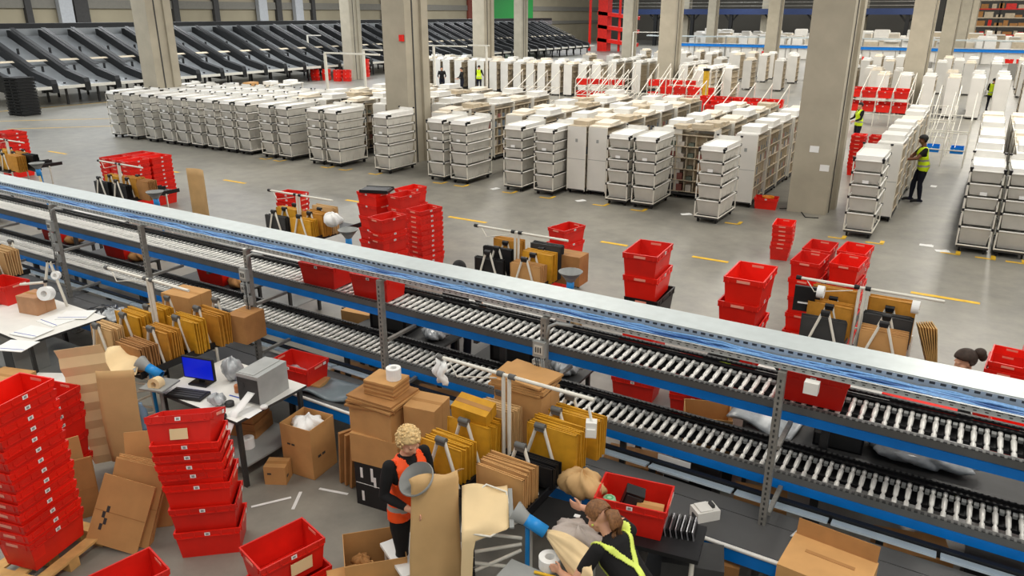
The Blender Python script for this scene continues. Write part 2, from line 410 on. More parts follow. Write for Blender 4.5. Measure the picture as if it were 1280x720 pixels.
lm = MB(); lm.box((.3022, .11, .268), (.002, .05, .034)); ME_LAB2 = lm.mesh('barcode_label', [PAPER])
def mk_tote(me, lab):
    def f():
        e = emp('red_tote'); ob('body', me, e); 
        if lab: ob('barcode_label', ME_LAB, e); ob('barcode_label', ME_LAB2, e)
        return e
    return f
PT = [Protos(mk_tote(ME_T, True)), Protos(mk_tote(ME_T2, True))]
def mk_black():
    e = emp('black_tote'); ob('body', ME_TB, e); return e
PTB = Protos(mk_black)
SP_NEST, SP_STK = .088, .255
def stack(x, y, yaw, gaps, where, z0=0., jit=.012, black=(), tilt_top=None, group=None, dolly=True, scl=1.):
    "gaps: height steps between totes from the bottom; where names the stack"
    z = z0; n = len(gaps)+1; out = []
    if dolly and .05 < z0 < .2:
        t = thing('tote_dolly', 'black wheeled dolly under the '+where, 'dolly', (x, y, 0), yaw, None)
        MB().box((0, 0, z0-.02), (.58, .38, .04)).build('deck', BLACKP, t)
        for sx in (-1, 1):
            for sy in (-1, 1): c = MB(); c.tube((sx*.22, sy*.14-.012, .035), (sx*.22, sy*.14+.012, .035), .035, 10); c.box((sx*.22, sy*.14, (z0-.04+.03)/2+.01), (.03, .04, max(.02, z0-.075))); c.build('caster', BLACKM, t)
    for i in range(n):
        k = n-1-i
        nm = ('only red tote' if n == 1 else ORD[k] if k < len(ORD) else NTH[k])
        lab = ('red plastic tote ' if n == 1 else 'red tote, ' if i not in black else 'black tote, ')+(where if n == 1 else ORD[k]+' of the '+where)
        rot = (0, 0, yaw+R.uniform(-.03, .03))
        if i == n-1 and tilt_top: rot = (tilt_top[0], tilt_top[1], yaw+tilt_top[2])
        p = PTB if i in black else PT[(i*7+int(abs(x)*10)) % 2]
        o = p.put((x+R.uniform(-jit, jit), y+R.uniform(-jit, jit), z), 0, lab, 'tote', group or ('totes of the '+where if n > 1 else None), rot=rot)
        if scl != 1: o.scale = (scl, scl, scl)
        out.append(o)
        if i < n-1: z += gaps[i]
    return out, z
def fit_tote(p1, p2, p3, z):
    "centre and yaw from three rim corners p1-p2 (long side) p3 seen at height z"
    a, b, c = at(*p1, z), at(*p2, z), at(*p3, z)
    return a, b, c
def along(c, yaw, dl, dw):
    return (c[0]+math.cos(yaw)*dl-math.sin(yaw)*dw, c[1]+math.sin(yaw)*dl+math.cos(yaw)*dw)
# foreground stacks --------------------------------------------------
# pallet stack at lower left
ya = yawof(at(45, 712), at(93, 675)); c = along(at(46, 716, .14), ya, .27, .17)
pal = thing('wooden_pallet', 'small pale wooden pallet under the tall red tote stack', 'pallet', (c[0], c[1], 0), ya)
for yy in (-.25, 0, .25):
    MB().box((0, yy, .115), (.86, .12, .022)).build('deck_board', WOOD, pal)
    for xx in (-.37, 0, .37): MB().box((xx, yy, .052), (.11, .10, .104)).build('block', WOOD, pal)
for xx in (-.37, .37): MB().box((xx, 0, .127+.011), (.11, .62, .022)).build('deck_board', WOOD, pal)
stack(c[0], c[1], ya, [.105]*13, 'tall stack on the pallet', .15, .01, dolly=False)
c2 = at(46, 503, 1.1)
stack(c2[0]-.1, c2[1]+.1, ya, [.27, .24, .10, .10, .10], 'shorter stack behind the pallet stack', 0, .01)
# leaning stack in the middle of the aisle
ya = yawof(at(227, 697), at(302, 690)); c = along(at(227, 697), ya, .265, .17)
outs, zt = stack(c[0], c[1], ya, [.25, .25, .11, .10, .10, .10, .15], 'leaning stack beside the flattened cartons', 0, .014, tilt_top=(-.36, -.05, -.08))
sx, sy = -.10, -.03
for i, o in enumerate(outs): o.location.x += -.016*i; o.location.y += -.004*i
outs[-1].location.z += .03
pn = MB().box((.0, -.197, .13), (.16, .003, .10), rot=(.09, 0, 0)).build('paper_note', KRAFTP, outs[-1])
# two totes at bottom
ya = 1.32; c = (-4.46, 3.50)
o2, _ = stack(c[0], c[1]-.0, ya, [.27], 'pair on the floor at the front edge', .02, .0); o2[0].location.x += .05; o2[0].location.y += .0
MB().box((.06, -.197, .14), (.2, .003, .13), rot=(.09, 0, 0)).build('paper_note', KRAFTP, o2[1])
q = at(187, 683, .6); ya2 = yawof(at(105, 722, .6), q); cc = along(q, ya2, -.30, -.2)
stack(cc[0], cc[1], ya2, [.27], 'pair cut off by the bottom edge', .03, .0)
# far side floor stacks --------------------------------------------------
c = at(812, 318, 1.72); stack(c[0]-.12, c[1]+.36, PI/2+.04, [.335, .32, .335, .335], 'stack with a black tote beyond the tray', 0, .03, black=(2,), scl=1.27)
c = at(935, 352, 1.70); stack(c[0]-.10, c[1]+.40, PI/2+.02, [.33, .33, .33, .335], 'stack right of the one with a black tote', 0, .035, scl=1.27)
c = at(968, 325, 0); stack(c[0]+.05, c[1]+.3, PI/2+.1, [.09]*5, 'nested stack standing alone near the pillar', 0, .01)
c = at(1003, 332, 1.5); c0 = (c[0]+.05, c[1]+.06); 
for dx, dy, n, wh in ((0, .25, 5, 'front left stack of four by the far rack'), (.0, .95, 5, 'rear left stack of four by the far rack'), (.5, .4, 5, 'front right stack of four by the far rack'), (.47, 1.08, 5, 'rear right stack of four by the far rack')):
    stack(c0[0]+dx, c0[1]+dy, PI/2-.06, [.27, .26, .27, .27][:n-1], wh, 0.18, .012)
# group by the second far rack
c = at(525, 264, 1.30); stack(c[0]-.1, c[1]+.27, PI/2-.15, [.10]*10, 'tall nested stack right of the red group', 0, .012)
c = at(472, 275, 1.35); stack(c[0]+.0, c[1]+.27, PI/2-.15, [.27, .27, .12, .27], 'stack topped by a parcel in the red group', .14, .012)
c = at(505, 238, 1.3); stack(c[0]-.15, c[1]+.4, PI/2-.1, [.26, .26, .10, .26, .10], 'right rear stack of the red group', 0, .02)
c = at(450, 245, 1.3); stack(c[0]+.05, c[1]+.35, -.1, [.26]*4, 'left rear stack under the black lid', 0, .02)
bl = c.copy()
c = at(510, 258, 1.25); stack(c[0]-.55, c[1]+.55, PI/2-.1, [.26]*4, 'middle stack of the red group', 0, .02)
lid = MB(); lid.box((0, 0, .03), (.62, .42, .05)); lid.box((0, 0, .058), (.54, .34, .012)); 
for sy in (-1, 1): lid.box((0, sy*.2, .062), (.6, .02, .02))
tag(lid.build('black_tray', BLACKP, None, (bl[0]+.15, bl[1]+.36, 1.345), .35), 'flat black plastic tray lying on a red stack', 'tray')
k = 0
for px, py, n, z in ((352, 248, 8, 1.1),):
    c = at(px, py, z); stack(c[0], c[1]+.3, .1, [.11]*n, 'nested stack behind the second far rack', 0, .015)
cF = at(150, 200, 1.25)
for i in range(3):
    for j in range(2):
        stack(cF[0]-.42+.44*i, cF[1]+.1+.66*j, PI/2, [.11]*9, '%s %s stack in the far left red block' % (('left', 'middle', 'right')[i], ('front', 'rear')[j]), 0, .01)
cG = at(8, 168, 1.3)
for i in range(2): stack(cG[0]-.2+.45*i, cG[1]+.1, PI/2, [.12]*9, '%s stack at the far left edge' % ('left', 'right')[i], 0, .015)
c = at(705, 285, 1.2); stack(c[0], c[1]+.1, PI/2-.25, [.27, .27, .27], 'stack behind the third far rack', .1, .01)
c = at(1272, 400, 1.35); stack(c[0]+.36, c[1]+.3, PI/2-.1, [.26, .27, .26, .27], 'stack at the right edge beyond the tray', 0, .02)
stack(c[0]-.02, c[1]-.35, PI/2-.1, [.10]*7, 'nested stack at the right edge beyond the tray', 0, .015)
# seen below the conveyors
for px, py, z, ya, n, wh in ((788, 500, .1, .1, 2, 'pair on the floor under the upper conveyor'), (860, 522, .15, .15, 5, 'nested stack on the floor under the upper conveyor'), (548, 432, .1, .3, 2, 'pair glimpsed under the upper conveyor'), (1262, 590, .1, .1, 2, 'pair on the floor at the right edge')):
    c = at(px, py, 0); stack(c[0], c[1]+.2, ya, [.27 if n == 2 else .1]*(n-1), wh, 0, .02)
# on the upper conveyor
for x, y, ya, wh in ((at(393, 352, 1.6)[0], 6.72, 0.02, 'on the upper conveyor, left of two'), (at(455, 367, 1.6)[0]+.02, 6.72, 0.0, 'on the upper conveyor, right of two'), (at(1012, 500, 1.6)[0], 6.74, 0.03, 'alone on the upper conveyor behind the first post')):
    stack(x, y, ya, [], wh, 1.512)
BENCHX = []
for px, py, z, y, wh in ((133, 318, .8, 7.75, 'on a far bench behind the lower conveyor'), (60, 296, .8, 7.8, 'behind the post with cords at far left'), (270, 345, .8, 7.7, 'low behind the lower conveyor left of the sockets')):
    c = at(px, py, .8); stack(c[0], 7.48, .05, [], wh, .702); BENCHX.append(c[0])
c = at(295, 440, .75); stack(max(c[0], -6.55), 5.72, .1, [], 'tucked under the near left rack', .602)
# ---------------------------------------------------------------- tiered bin trolleys
TRW, TRL, TRH = .60, 1.32, 1.93
TZ = [.16, .60, .96, 1.24, 1.52]; THT = [.40, .33, .25, .25, .25]
def mk_trolley():
    e = emp('bin_trolley')
    m = MB(); m.box((0, 0, .13), (TRW, TRL, .04)); m.box((0, 0, .105), (TRW*.8, TRL*.94, .02))
    m.build('base_deck', DARKG, e)
    f = MB()
    for sx in (-1, 1): f.tube((sx*TRW/2, -TRL/2, .165), (sx*TRW/2, TRL/2, .165), .016, 8)
    for sy in (-1, 1): f.tube((-TRW/2, sy*TRL/2, .165), (TRW/2, sy*TRL/2, .165), .016, 8)
    f.build('base_rail', WHITED, e)
    cm = MB(); cm.tube((-.02, 0, .05), (.02, 0, .05), .05, 12); cm.box((0, .01, .1), (.035, .06, .05)); cme = cm.mesh('caster', BLACKM)
    for sx in (-1, 1):
        for sy in (-1, 1):
            ob('caster', cme, e, (sx*TRW*.38, sy*TRL*.42, 0))
            p = MB(); p.tube((sx*TRW/2, sy*TRL/2, .15), (sx*TRW/2, sy*TRL/2, 1.80 if sy < 0 else 1.95), .015, 8)
            for z, h in zip(TZ, THT): p.tube((sx*TRW/2, sy*TRL/2, z+h-.028), (sx*TRW/2, sy*TRL/2, z+h+.028), .026, 8, 1); 
            p.tube((sx*TRW/2, sy*TRL/2, (1.80 if sy < 0 else 1.95)), (sx*TRW/2, sy*TRL/2, (1.84 if sy < 0 else 1.99)), .034, 8, 1); p.build('post', [WHITED, BLACKP], e)
    for i, (z, h) in enumerate(zip(TZ, THT)):
        b = MB(); l, w_ = TRL/2-.02, TRW/2-.02; bl, bw = l-.07 if i else l-.05, w_-.03
        if i == 0: bl = l-.12
        def ring(a, c_, zz, y0=0): return [(-c_, -a+y0, zz), (c_, -a+y0, zz), (c_, a, zz), (-c_, a, zz)]
        r0 = ring(bl, bw, z+.01); r1 = ring(l, w_, z+h-.01); r2 = ring(l-.008, w_-.008, z+h-.01); r3 = ring(bl-.008, bw-.008, z+.016)
        for p, q in ((r0, r1), (r1, r2), (r2, r3)): b.add(p+q, [(j, (j+1) % 4, 4+(j+1) % 4, 4+j) for j in range(4)])
        b.add(r0, [(3, 2, 1, 0)]); b.add(r3, [(0, 1, 2, 3)])
        for yy in (-.32, 0, .32): b.box((0, yy, z+h*.45), (w_*1.9, .008, h*.85))
        bo = b.build('bin', BINW, e)
        r = MB(); zz = z+h
        for sx in (-1, 1): r.tube((sx*TRW/2, -TRL/2, zz), (sx*TRW/2, TRL/2, zz), .017, 8)
        for sy in (-1, 1): r.tube((-TRW/2, sy*TRL/2, zz), (TRW/2, sy*TRL/2, zz), .017, 8)
        r.build('rim', WHITE, bo)
    t = MB(); zz = TZ[4]+THT[4]
    t.box((0, TRL/2-.01, zz+.10), (TRW-.03, .01, .2)); t.box((-TRW/2+.005, .12, zz+.06), (.01, TRL*.85, .12)); t.box((TRW/2-.005, .12, zz+.06), (.01, TRL*.85, .12))
    t.box((0, -TRL/2+.03, zz+.055), (TRW-.04, .01, .11), rot=(-.35, 0, 0)); t.box((0, .05, zz+.09), (TRW-.03, TRL*.9, .012))
    t.build('top_panel', WHITE, e)
    lm = MB(); lm.box((0, -TRL/2-.004, 1.30), (.13, .006, .07)); lm.build('number_tag', PAPER, e)
    return e
PTR = Protos(mk_trolley)
FR = [(155, 172), (180, 174), (205, 177), (226, 180), (243, 182.5), (262, 185), (281, 188), (303, 190.5), (322, 193), (354, 196.5), (375, 199.5), (412, 205), (434, 208), (494, 216.5), (560, 226), (587, 230.5), (652, 240.5), (690, 246), (783, 257.5), (816, 262), (903, 277), (1089, 298), (1233, 317), (1281, 325)]
FX = []
for i, (px, py) in enumerate(FR):
    p = at(px, py); x = p.x-TRW/2; y = (18.35 if i not in (20,) else 17.8)+TRL/2
    PTR.put((x, y, 0), R.uniform(-.02, .02), 'white tiered bin trolley, %s from the left in the front row' % NTH[i], 'trolley', 'bin trolleys of the front row')
    FX.append(x)
# second rank of bin trolleys seen over the first at the left
for r_, nm in enumerate(('second', 'third')):
    for i in range(11):
        PTR.put((FX[i]-.35+R.uniform(-.08, .08), 18.35+TRL*(1.5+r_)+.2*(r_+1), 0), 0, 'white tiered bin trolley, %s from the left in the %s rank' % (NTH[i], nm), 'trolley', 'bin trolleys of the %s rank' % nm)
# ---------------------------------------------------------------- rolling shelf units
SW, SL, SH = .56, 1.25, 1.93
GOODM = [mat('goods %d' % i, c, .6, var=.2, scale=9) for i, c in enumerate(((60, 58, 60), (150, 122, 96), (98, 108, 116), (190, 182, 172), (128, 78, 70), (92, 100, 90)))]
ENDW = mat('white end panel', (222, 219, 212), .5, var=.04, scale=2)
def mk_shelf(top, detail=True):
    def f():
        e = emp('shelf_trolley')
        rr = random.Random(3)
        if detail:
            for sy in (-1, 1):
                m = MB(); m.box((0, sy*SL/2, 1.02), (SW, .02, 1.76)); m.box((0, sy*(SL/2+.011), 1.0), (SW*.97, .003, .012), 1); m.box((0, sy*(SL/2+.012), 1.52), (.07, .003, .09), 1)
                m.build('end_panel', [ENDW, GREYP], e)
            for k in range(6):
                z = .2+k*.31; m = MB(); m.box((0, 0, z), (SW-.01, SL-.03, .016))
                if k < 5:
                    m.box((0, 0, z+.15), (.012, SL-.03, .29))
                    for yy in (-.40, -.13, .13, .40): m.box((0, yy+rr.uniform(-.02, .02), z+.14), (SW-.03, .012, .27))
                    for yy in (-.52, -.27, 0, .27, .52):
                        for sx in (-1, 1):
                            if rr.random() < .75: 
                                h = rr.uniform(.08, .2); m.box((sx*.16, yy, z+.008+h/2), (.18, .15, h), rr.randint(1, 6))
                m.build('shelf', [TAN]+GOODM, e)
            m = MB(); m.box((0, 0, .13), (SW, SL, .05)); m.build('base', DARKG, e)
            cm = MB(); cm.tube((-.02, 0, .05), (.02, 0, .05), .05, 10); cm.box((0, .0, .085), (.03, .05, .04)); cme = cm.mesh('caster', BLACKM)
            for sx in (-1, 1):
                for sy in (-1, 1): ob('caster', cme, e, (sx*SW*.4, sy*SL*.42, 0))
            p = MB()
            for sx in (-1, 1):
                for sy in (-1, 1): p.tube((sx*SW/2, sy*SL/2, .1), (sx*SW/2, sy*SL/2, 1.9), .014, 6)
            p.build('corner_tube', WHITED, e)['kind'] = 'stuff'
        if top == 'white':
            m = MB(); m.box((0, 0, 1.915), (SW*.98, SL*.98, .03)); m.box((-.0, .1, 2.0), (SW*.9, SL*.6, .14)); 
            m.build('top_cover', WHITE, e)
        elif top == 'cream':
            m = MB(); m.box((0, 0, 1.915), (SW*.98, SL*.98, .03)); m.box((0, 0, 1.97), (SW*.9, SL*.5, .08), rot=(.06, 0, 0)); m.build('top_cover', CREAM, e)
        else:
            m = MB(); m.box((0, 0, 1.91), (SW*.98, SL*.98, .02)); m.box((.0, -.2, 1.98), (SW*.8, SL*.4, .12), rot=(0, .05, .1)); m.box((0, .35, 1.96), (SW*.85, SL*.3, .08)); m.build('top_cover', TAN, e)
        return e
    return f
def mk_far(top):
    "one mesh: the far units are a few pixels each"
    def f():
        rr = random.Random(5); m = MB()
        for sy in (-1, 1): m.box((0, sy*SL/2, 1.0), (SW, .02, 1.8), 1)
        for k in range(6):
            z = .2+k*.31; m.box((0, 0, z), (SW-.01, SL-.03, .016))
            if k < 5:
                m.box((0, 0, z+.15), (.012, SL-.03, .29))
                for yy in (-.40, -.13, .13, .40): m.box((0, yy, z+.14), (SW-.03, .012, .27))
        m.box((0, 0, .12), (SW, SL, .06), 3); 
        for sx in (-1, 1):
            for sy in (-1, 1): m.tube((sx*SW*.38-.02, sy*SL*.42, .05), (sx*SW*.38+.02, sy*SL*.42, .05), .05, 8, 3)
        m.box((0, 0, 1.93), (SW*.98, SL*.98, .05), 2); m.box((0, .1, 2.0), (SW*.85, SL*.5, .12), 2)
        return m.build('shelf_trolley', [TAN, ENDW, WHITE if top == 'white' else CREAM, DARKG])
    return f
PS = {k: Protos(mk_shelf(k)) for k in ('white', 'cream', 'tan')}
PF = {k: Protos(mk_far(k)) for k in ('white', 'cream')}
def aisle(x, y0, n, where, tops='wwctcw', step=SL+.12, jx=.03):
    if y0 > 20.3: y0 -= .5
    for j in range(n):
        k = {'w': 'white', 'c': 'cream', 't': 'tan'}[tops[j % len(tops)]]
        nm = {'white': 'white topped', 'cream': 'cream topped', 'tan': 'cardboard topped'}[k]
        PS[k].put((x+R.uniform(-jx, jx), y0+SL/2+j*step, 0), R.uniform(-.02, .02), '%s shelf trolley, %s in the %s' % (nm, NTH[j], where), 'shelf trolley', 'shelf trolleys in the '+where)
aisle(FX[21]+.22, 20.75, 6, 'aisle where the man in yellow picks', 'wwwcww')
aisle(FX[22]+.0, 20.6, 6, 'left rank at the right edge', 'wwcwcc')
aisle(FX[23]+.05, 20.6, 6, 'right rank at the right edge', 'wccwcc')
aisle(FX[20]+.25, 19.9, 6, 'rank left of the nearest pillar', 'wwwwcw')
aisle(FX[20]-.95, 21.0, 5, 'rank behind the open shelf unit', 'tcwctc')
aisle(FX[19]+.1, 20.6, 5, 'rank behind the twentieth front trolley', 'wwcwct')
aisle(-8.95, 19.1, 6, 'rank right of the plain white end panel', 'ctcwct')
aisle(-9.55, 19.0, 6, 'rank with the plain white end panel', 'tcwtcw')
aisle(FX[17]-.0, 20.6, 5, 'rank behind the eighteenth front trolley', 'wcwcwc')
aisle(-12.3, 20.1, 6, 'rank behind the sixteenth front trolley', 'ccwtcw')
aisle(FX[16]-.25, 20.7, 5, 'rank behind the seventeenth front trolley', 'wctwcc')
aisle(FX[14]-.6, 19.4, 5, 'rank left of the fifteenth front trolley', 'ctwcwt')
aisle(FX[13]+.1, 21.8, 4, 'rank beside the middle pillar', 'wwcw')
aisle(FX[12]+.5, 20.7, 5, 'rank behind the thirteenth front trolley', 'wcwtcw')
aisle(FX[11]-.2, 20.7, 5, 'rank behind the twelfth front trolley', 'cwtcwc')
aisle(FX[10]-.0, 20.7, 5, 'rank behind the eleventh front trolley', 'wtcwcw')
aisle(FX[9]-.3, 20.7, 5, 'rank behind the tenth front trolley', 'cwcwtc')
# open unit turned to face the viewer
PS['tan'].put((-6.6, 20.3, 0), PI/2, 'open shelf trolley turned side on, its compartments facing the conveyors', 'shelf trolley', None)
# far rows
def farrow(x0, x1, y, where, top='white', turned=False, sp=.95, jy=.1):
    n = int((x1-x0)/sp)
    for i in range(n):
        k = 'white' if (i % 3) else 'cream'
        PF[k].put((x0+sp*(i+.5)+R.uniform(-.08, .08), y+R.uniform(-jy, jy), 0), PI/2 if (turned and i % 4 != 1) else R.uniform(-.05, .05), 'white shelf trolley standing in the '+where, 'shelf trolley', 'shelf trolleys in the '+where)
farrow(-36.5, -19.5, 43.5, 'far row beyond the middle pillar', sp=.92)
farrow(-38, -20, 46, 'second far row beyond the middle pillar', sp=1.3)
farrow(-14.8, -11.6, 44.5, 'far cluster right of centre', sp=.85)
for i in range(4): PF['white'].put((-13.6+.0*i, 42.2+1.4*i, 0), 0, 'white shelf trolley standing in the far file right of centre', 'shelf trolley', 'far file')
for (x, y) in ((-20.9, 47), (-19.2, 47), (-15.8, 46)): 
    for j in range(3): PF['white'].put((x, y+1.4*j, 0), 0, 'white shelf trolley standing in the far files near the middle', 'shelf trolley', 'far files near the middle')
farrow(-5.2, 3.0, 44.0, 'far row at the right edge', sp=1.05); farrow(-8.2, -5.4, 49, 'far group behind the red rack', sp=.9); farrow(-6, 5, 47.5, 'second far row at the right edge', sp=1.2)
# ---------------------------------------------------------------- tubular flow racks
def mk_rack(nx, lev, dep):
    def f():
        e = emp('flow_rack'); W_ = nx*.66
        for i in range(nx+1):
            m = MB(); x = i*.66
            m.tube((x, 0, 0), (x, 0, 1.05+.12), .02, 6); m.tube((x, dep, 0), (x, dep, 1.75), .02, 6); m.tube((x, 0, 1.17), (x, dep, 1.72), .02, 6)
            m.build('upright_frame', WHITED, e)
        for l in range(lev):
            m = MB(); z = .42+l*.48
            for yy, dz in ((0, 0), (dep, .22)): m.tube((0, yy, z+dz), (W_, yy, z+dz), .018, 6)
            for i in range(nx*2+1): m.tube((i*.33, 0, z+.02), (i*.33, dep, z+.24), .012, 6)
            m.build('roller_shelf', WHITED, e)
        return e
    return f
PR_ = {}
def flowrack(nx, lev, dep, x, y, rz, label):
    k = (nx, lev, dep)
    if k not in PR_: PR_[k] = Protos(mk_rack(*k))
    o = PR_[k].put((x, y, 0), rz, label, 'flow rack', 'tubular flow racks'); o.scale = (1, 1, 1.3); return o
def fill(x, y, rz, nx, lev, rows, where, z0=.47, dz=.48, sl=.30, dep=.68):
    M = Matrix.Translation((x, y, 0)) @ Matrix.Rotation(rz, 4, 'Z')
    for l in range(lev):
        for i in range(nx):
            for j in range(rows):
                p = M @ Vector((.33+i*.66, .22+j*dep, (z0+l*dz-.03+.22*(.22+j*dep)/2.2)*1.3+.02))
                PT[(i+j) % 2].put(p, rz, 'red plastic tote on the '+where, 'tote', 'totes on the '+where)
flowrack(5, 2, 2.2, -9.9, 29.2, 0, 'white tubular flow rack of red totes left of the nearest pillar')
fill(-9.9, 29.2, 0, 5, 2, 3, 'flow rack left of the nearest pillar')
flowrack(6, 2, 2.2, -6.9, 38.5, 0, 'white tubular flow rack of red totes right of the nearest pillar')
fill(-6.9, 38.5, 0, 6, 2, 2, 'flow rack right of the nearest pillar')
for i, (x, y, nx) in enumerate(((-19.5, 31, 3), (-17, 33.5, 3), (-14.6, 30.5, 4), (-13.5, 35.5, 4), (-19, 37.5, 4), (-15.5, 39, 4))):
    flowrack(nx, 2, 2.2, x, y, .12, 'white tubular flow rack with slanted shelves, %s of the middle cluster' % NTH[i])
    if i in (0, 1, 3, 4, 5): fill(x, y, .12, nx, 1 if i < 2 else 2, 1, '%s flow rack of the middle cluster' % NTH[i])
for i, (x, y) in enumerate(((-1.6, 29.2), (-2.2, 32.2))):
    flowrack(2, 2, 2.2, x, y, 0, 'white tubular flow rack beyond the man in yellow, %s' % ('nearer one', 'farther one')[i])
for i in range(2):
    b = MB(); b.box((0, 0, .17), (.38, .56, .02), 0); 
    for sx in (-1, 1): b.box((sx*.19, 0, .26), (.012, .56, .2)); b.box((0, sx*.28, .26), (.38, .012, .2))
    tag(b.build('blue_bin', BLUE, None, (-1.25+.72*i, 29.5, .28)), '%s blue bin on the low shelf beyond the man in yellow' % ('left', 'right')[i], 'bin')
# red drum-like stack of round bins behind the nearest pillar
for i in range(2):
    stack(-3.2+.5*i, 26.2, PI/2, [.12]*8, '%s red stack behind the nearest pillar' % ('left', 'right')[i], 0, .005)
# ---------------------------------------------------------------- sorting chutes along the left wall
def mk_chute():
    e = emp('sorting_chute'); W_ = 1.5
    A, B, C_ = (-51.2, 3.55), (-45.6, 1.35), (-43.9, 1.02)
    s = MB()
    for (x0, z0), (x1, z1) in ((A, B), (B, C_)): s.add([(x0+44, -W_/2, z0), (x1+44, -W_/2, z1), (x1+44, W_/2, z1), (x0+44, W_/2, z0), (x0+44, -W_/2, z0-.05), (x1+44, -W_/2, z1-.05), (x1+44, W_/2, z1-.05), (x0+44, W_/2, z0-.05)], [(0, 1, 2, 3), (7, 6, 5, 4), (0, 4, 5, 1), (1, 5, 6, 2), (2, 6, 7, 3), (3, 7, 4, 0)])
    s.build('slide', CHUTE, e)
    MB().box((.12, 0, 1.0), (.1, W_, .16)).build('lip', WHITED, e)
    MB().box((-3.2, 0, 2.28), (.25, W_*.94, .008), rot=(0, .375, 0)).build('seam_panel', TAN, e)
    poly = [(-7.2, 3.45), (-7.2, 3.9), (-6.9, 3.9), (-1.7, 1.82), (.1, 1.42), (.18, 1.2), (.18, .72), (-1.7, .85)]
    d = MB(); d.prism(poly, -W_/2-.32, -W_/2-.01, axis='y'); d.box((-4.3, -W_/2-.16, 3.02), (5.5, .28, .03), 1, rot=(0, .375, 0)); d.build('divider', [CHUTEB, BLACKP], e)
    for xx in (-.5, -2.5, -4.8):
        for yy in (0,): MB().box((xx, yy, .5+.2*abs(xx)), (.1, .1, 1.0+.4*abs(xx))).build('leg', BLACKP, e)
    return e
PC = Protos(mk_chute)
for i in range(38):
    y = 24.2+1.85*(i-1)
    PC.put((-44+.0, y, 0), 0, 'steel sorting chute with black side walls, %s along the row' % (NTH[i] if i < 30 else 'thirty-'+NTH[i-30]), 'chute', 'sorting chutes along the left wall')
t = thing('sorter_track', 'long dark sorter track running along the tops of the chutes', 'conveyor', (-52.2, 56, 0))
MB().box((0, 0, 3.72), (1.6, 76, .5)).build('side_fascia', CHUTE, t); MB().box((-.1, 0, 4.12), (1.7, 76, .3)).build('track_cover', CHUTEB, t)
for i in range(11):
    MB().box((0, -36+7*i, 1.75), (.25, .25, 3.5)).build('support', CHUTEB, t)
# dark roll pallet stack at the far left edge
for i in range(12):
    b = MB(); b.box((0, 0, .06), (1.2, .9, .04)); b.box((0, 0, .13), (1.24, .94, .05))
    for sx in (-.5, 0, .5): b.box((sx, 0, .02), (.12, .9, .04))
    tag(b.build('black_pallet', CHUTEB, None, (-41.5+R.uniform(-.03, .03), 20.3, .155*i), .1), 'black plastic pallet, %s of the stack at the far left edge' % ORD[11-i], 'pallet', 'black pallets at the far left edge')
# ---------------------------------------------------------------- the far conveyor line, mezzanine and red spiral
t = thing('roller_conveyor', 'distant conveyor line with a blue side rail and pale tray above', 'conveyor', (-14, 92, 0))
MB().box((0, 0, 1.35), (42, .6, .30)).build('side_rail', BLUE, t); MB().box((0, 0, 1.53), (42, .7, .06)).build('roller_bed', GALV, t); MB().box((0, .2, 2.3), (46, .6, .14)).build('tray', COVER, t); pm = MB()
for i in range(34): pm.box((-20.6+1.25*i, .1, .62), (1.18, .5, 1.1))
pm.build('side_panel', ENDW, t)['kind'] = 'stuff'
for i in range(12): MB().box((-20.5+3.7*i, -.2, 1.15), (.14, .14, 2.3)).build('post', GALVD, t)
t = thing('mezzanine', 'distant mezzanine floor on black posts with a blue edge beam', 'mezzanine', (-32, 126, 0))
MB().box((0, 0, 5.0), (46, 12, .25)).build('deck', DARKG, t); MB().box((0, -6.1, 5.1), (46, .2, .8)).build('edge_beam', mat('dark blue beam', (36, 52, 92), .5), t)
for i in range(8):
    m = MB(); x = -21+6*i; m.box((x, -5.8, 2.4), (.5, .5, 4.8)); 
    for s in (-1, 1): m.tube((x, -5.8, 3.6), (x+s*1.1, -5.8, 4.85), .12, 6)
    m.build('post', CHUTEB, t)
rl = MB()
for z in (5.9, 6.4): rl.box((0, -6.1, z), (46, .06, .06))
rl.build('guard_rail', GALVD, t)
t = thing('spiral_conveyor', 'tall red spiral conveyor tower beyond the chutes', 'conveyor', (-46, 99, 0))
for k in range(3):
    m = MB(); m.box((2, 0, 1.2+1.7*k), (5.6, 1.4, .45), rot=(0, .12, 0)); m.build('deck', RED, t)
MB().box((0, 0, 4.2), (1.4, 1.4, 8.4)).build('tower', REDD, t)
for sx in (-1, 1): MB().box((sx*2.2, 0, 4), (.25, .3, 8)).build('post', RED, t)
for k in range(1):
    t = thing('storage_rack', 'distant red and dark storage racking at the upper right' , 'rack', (6, 126, 0))
    for j in range(6): MB().box((0, -.5, 1.0+1.1*j), (26, .12, .14)).build('beam', REDD if j % 3 == 1 else TAN, t)
    for j in range(9): MB().box((-13+3.25*j, 0, 3.4), (.25, .8, 6.8)).build('upright', CHUTEB, t)
    gm = MB()
    for j in range(6):
        xx = -12.8
        while xx < 12.8:
            a = R.uniform(.4, 1.2); hh = R.uniform(.3, .8); gm.box((xx+a/2, 0, 1.07+1.1*j+hh/2), (a, .8, hh), R.choice((0, 0, 1, 2))); xx += a+R.uniform(.05, .4)
    gm.build('stored_goods', [CARDD, TAN, REDD], t)['kind'] = 'stuff'

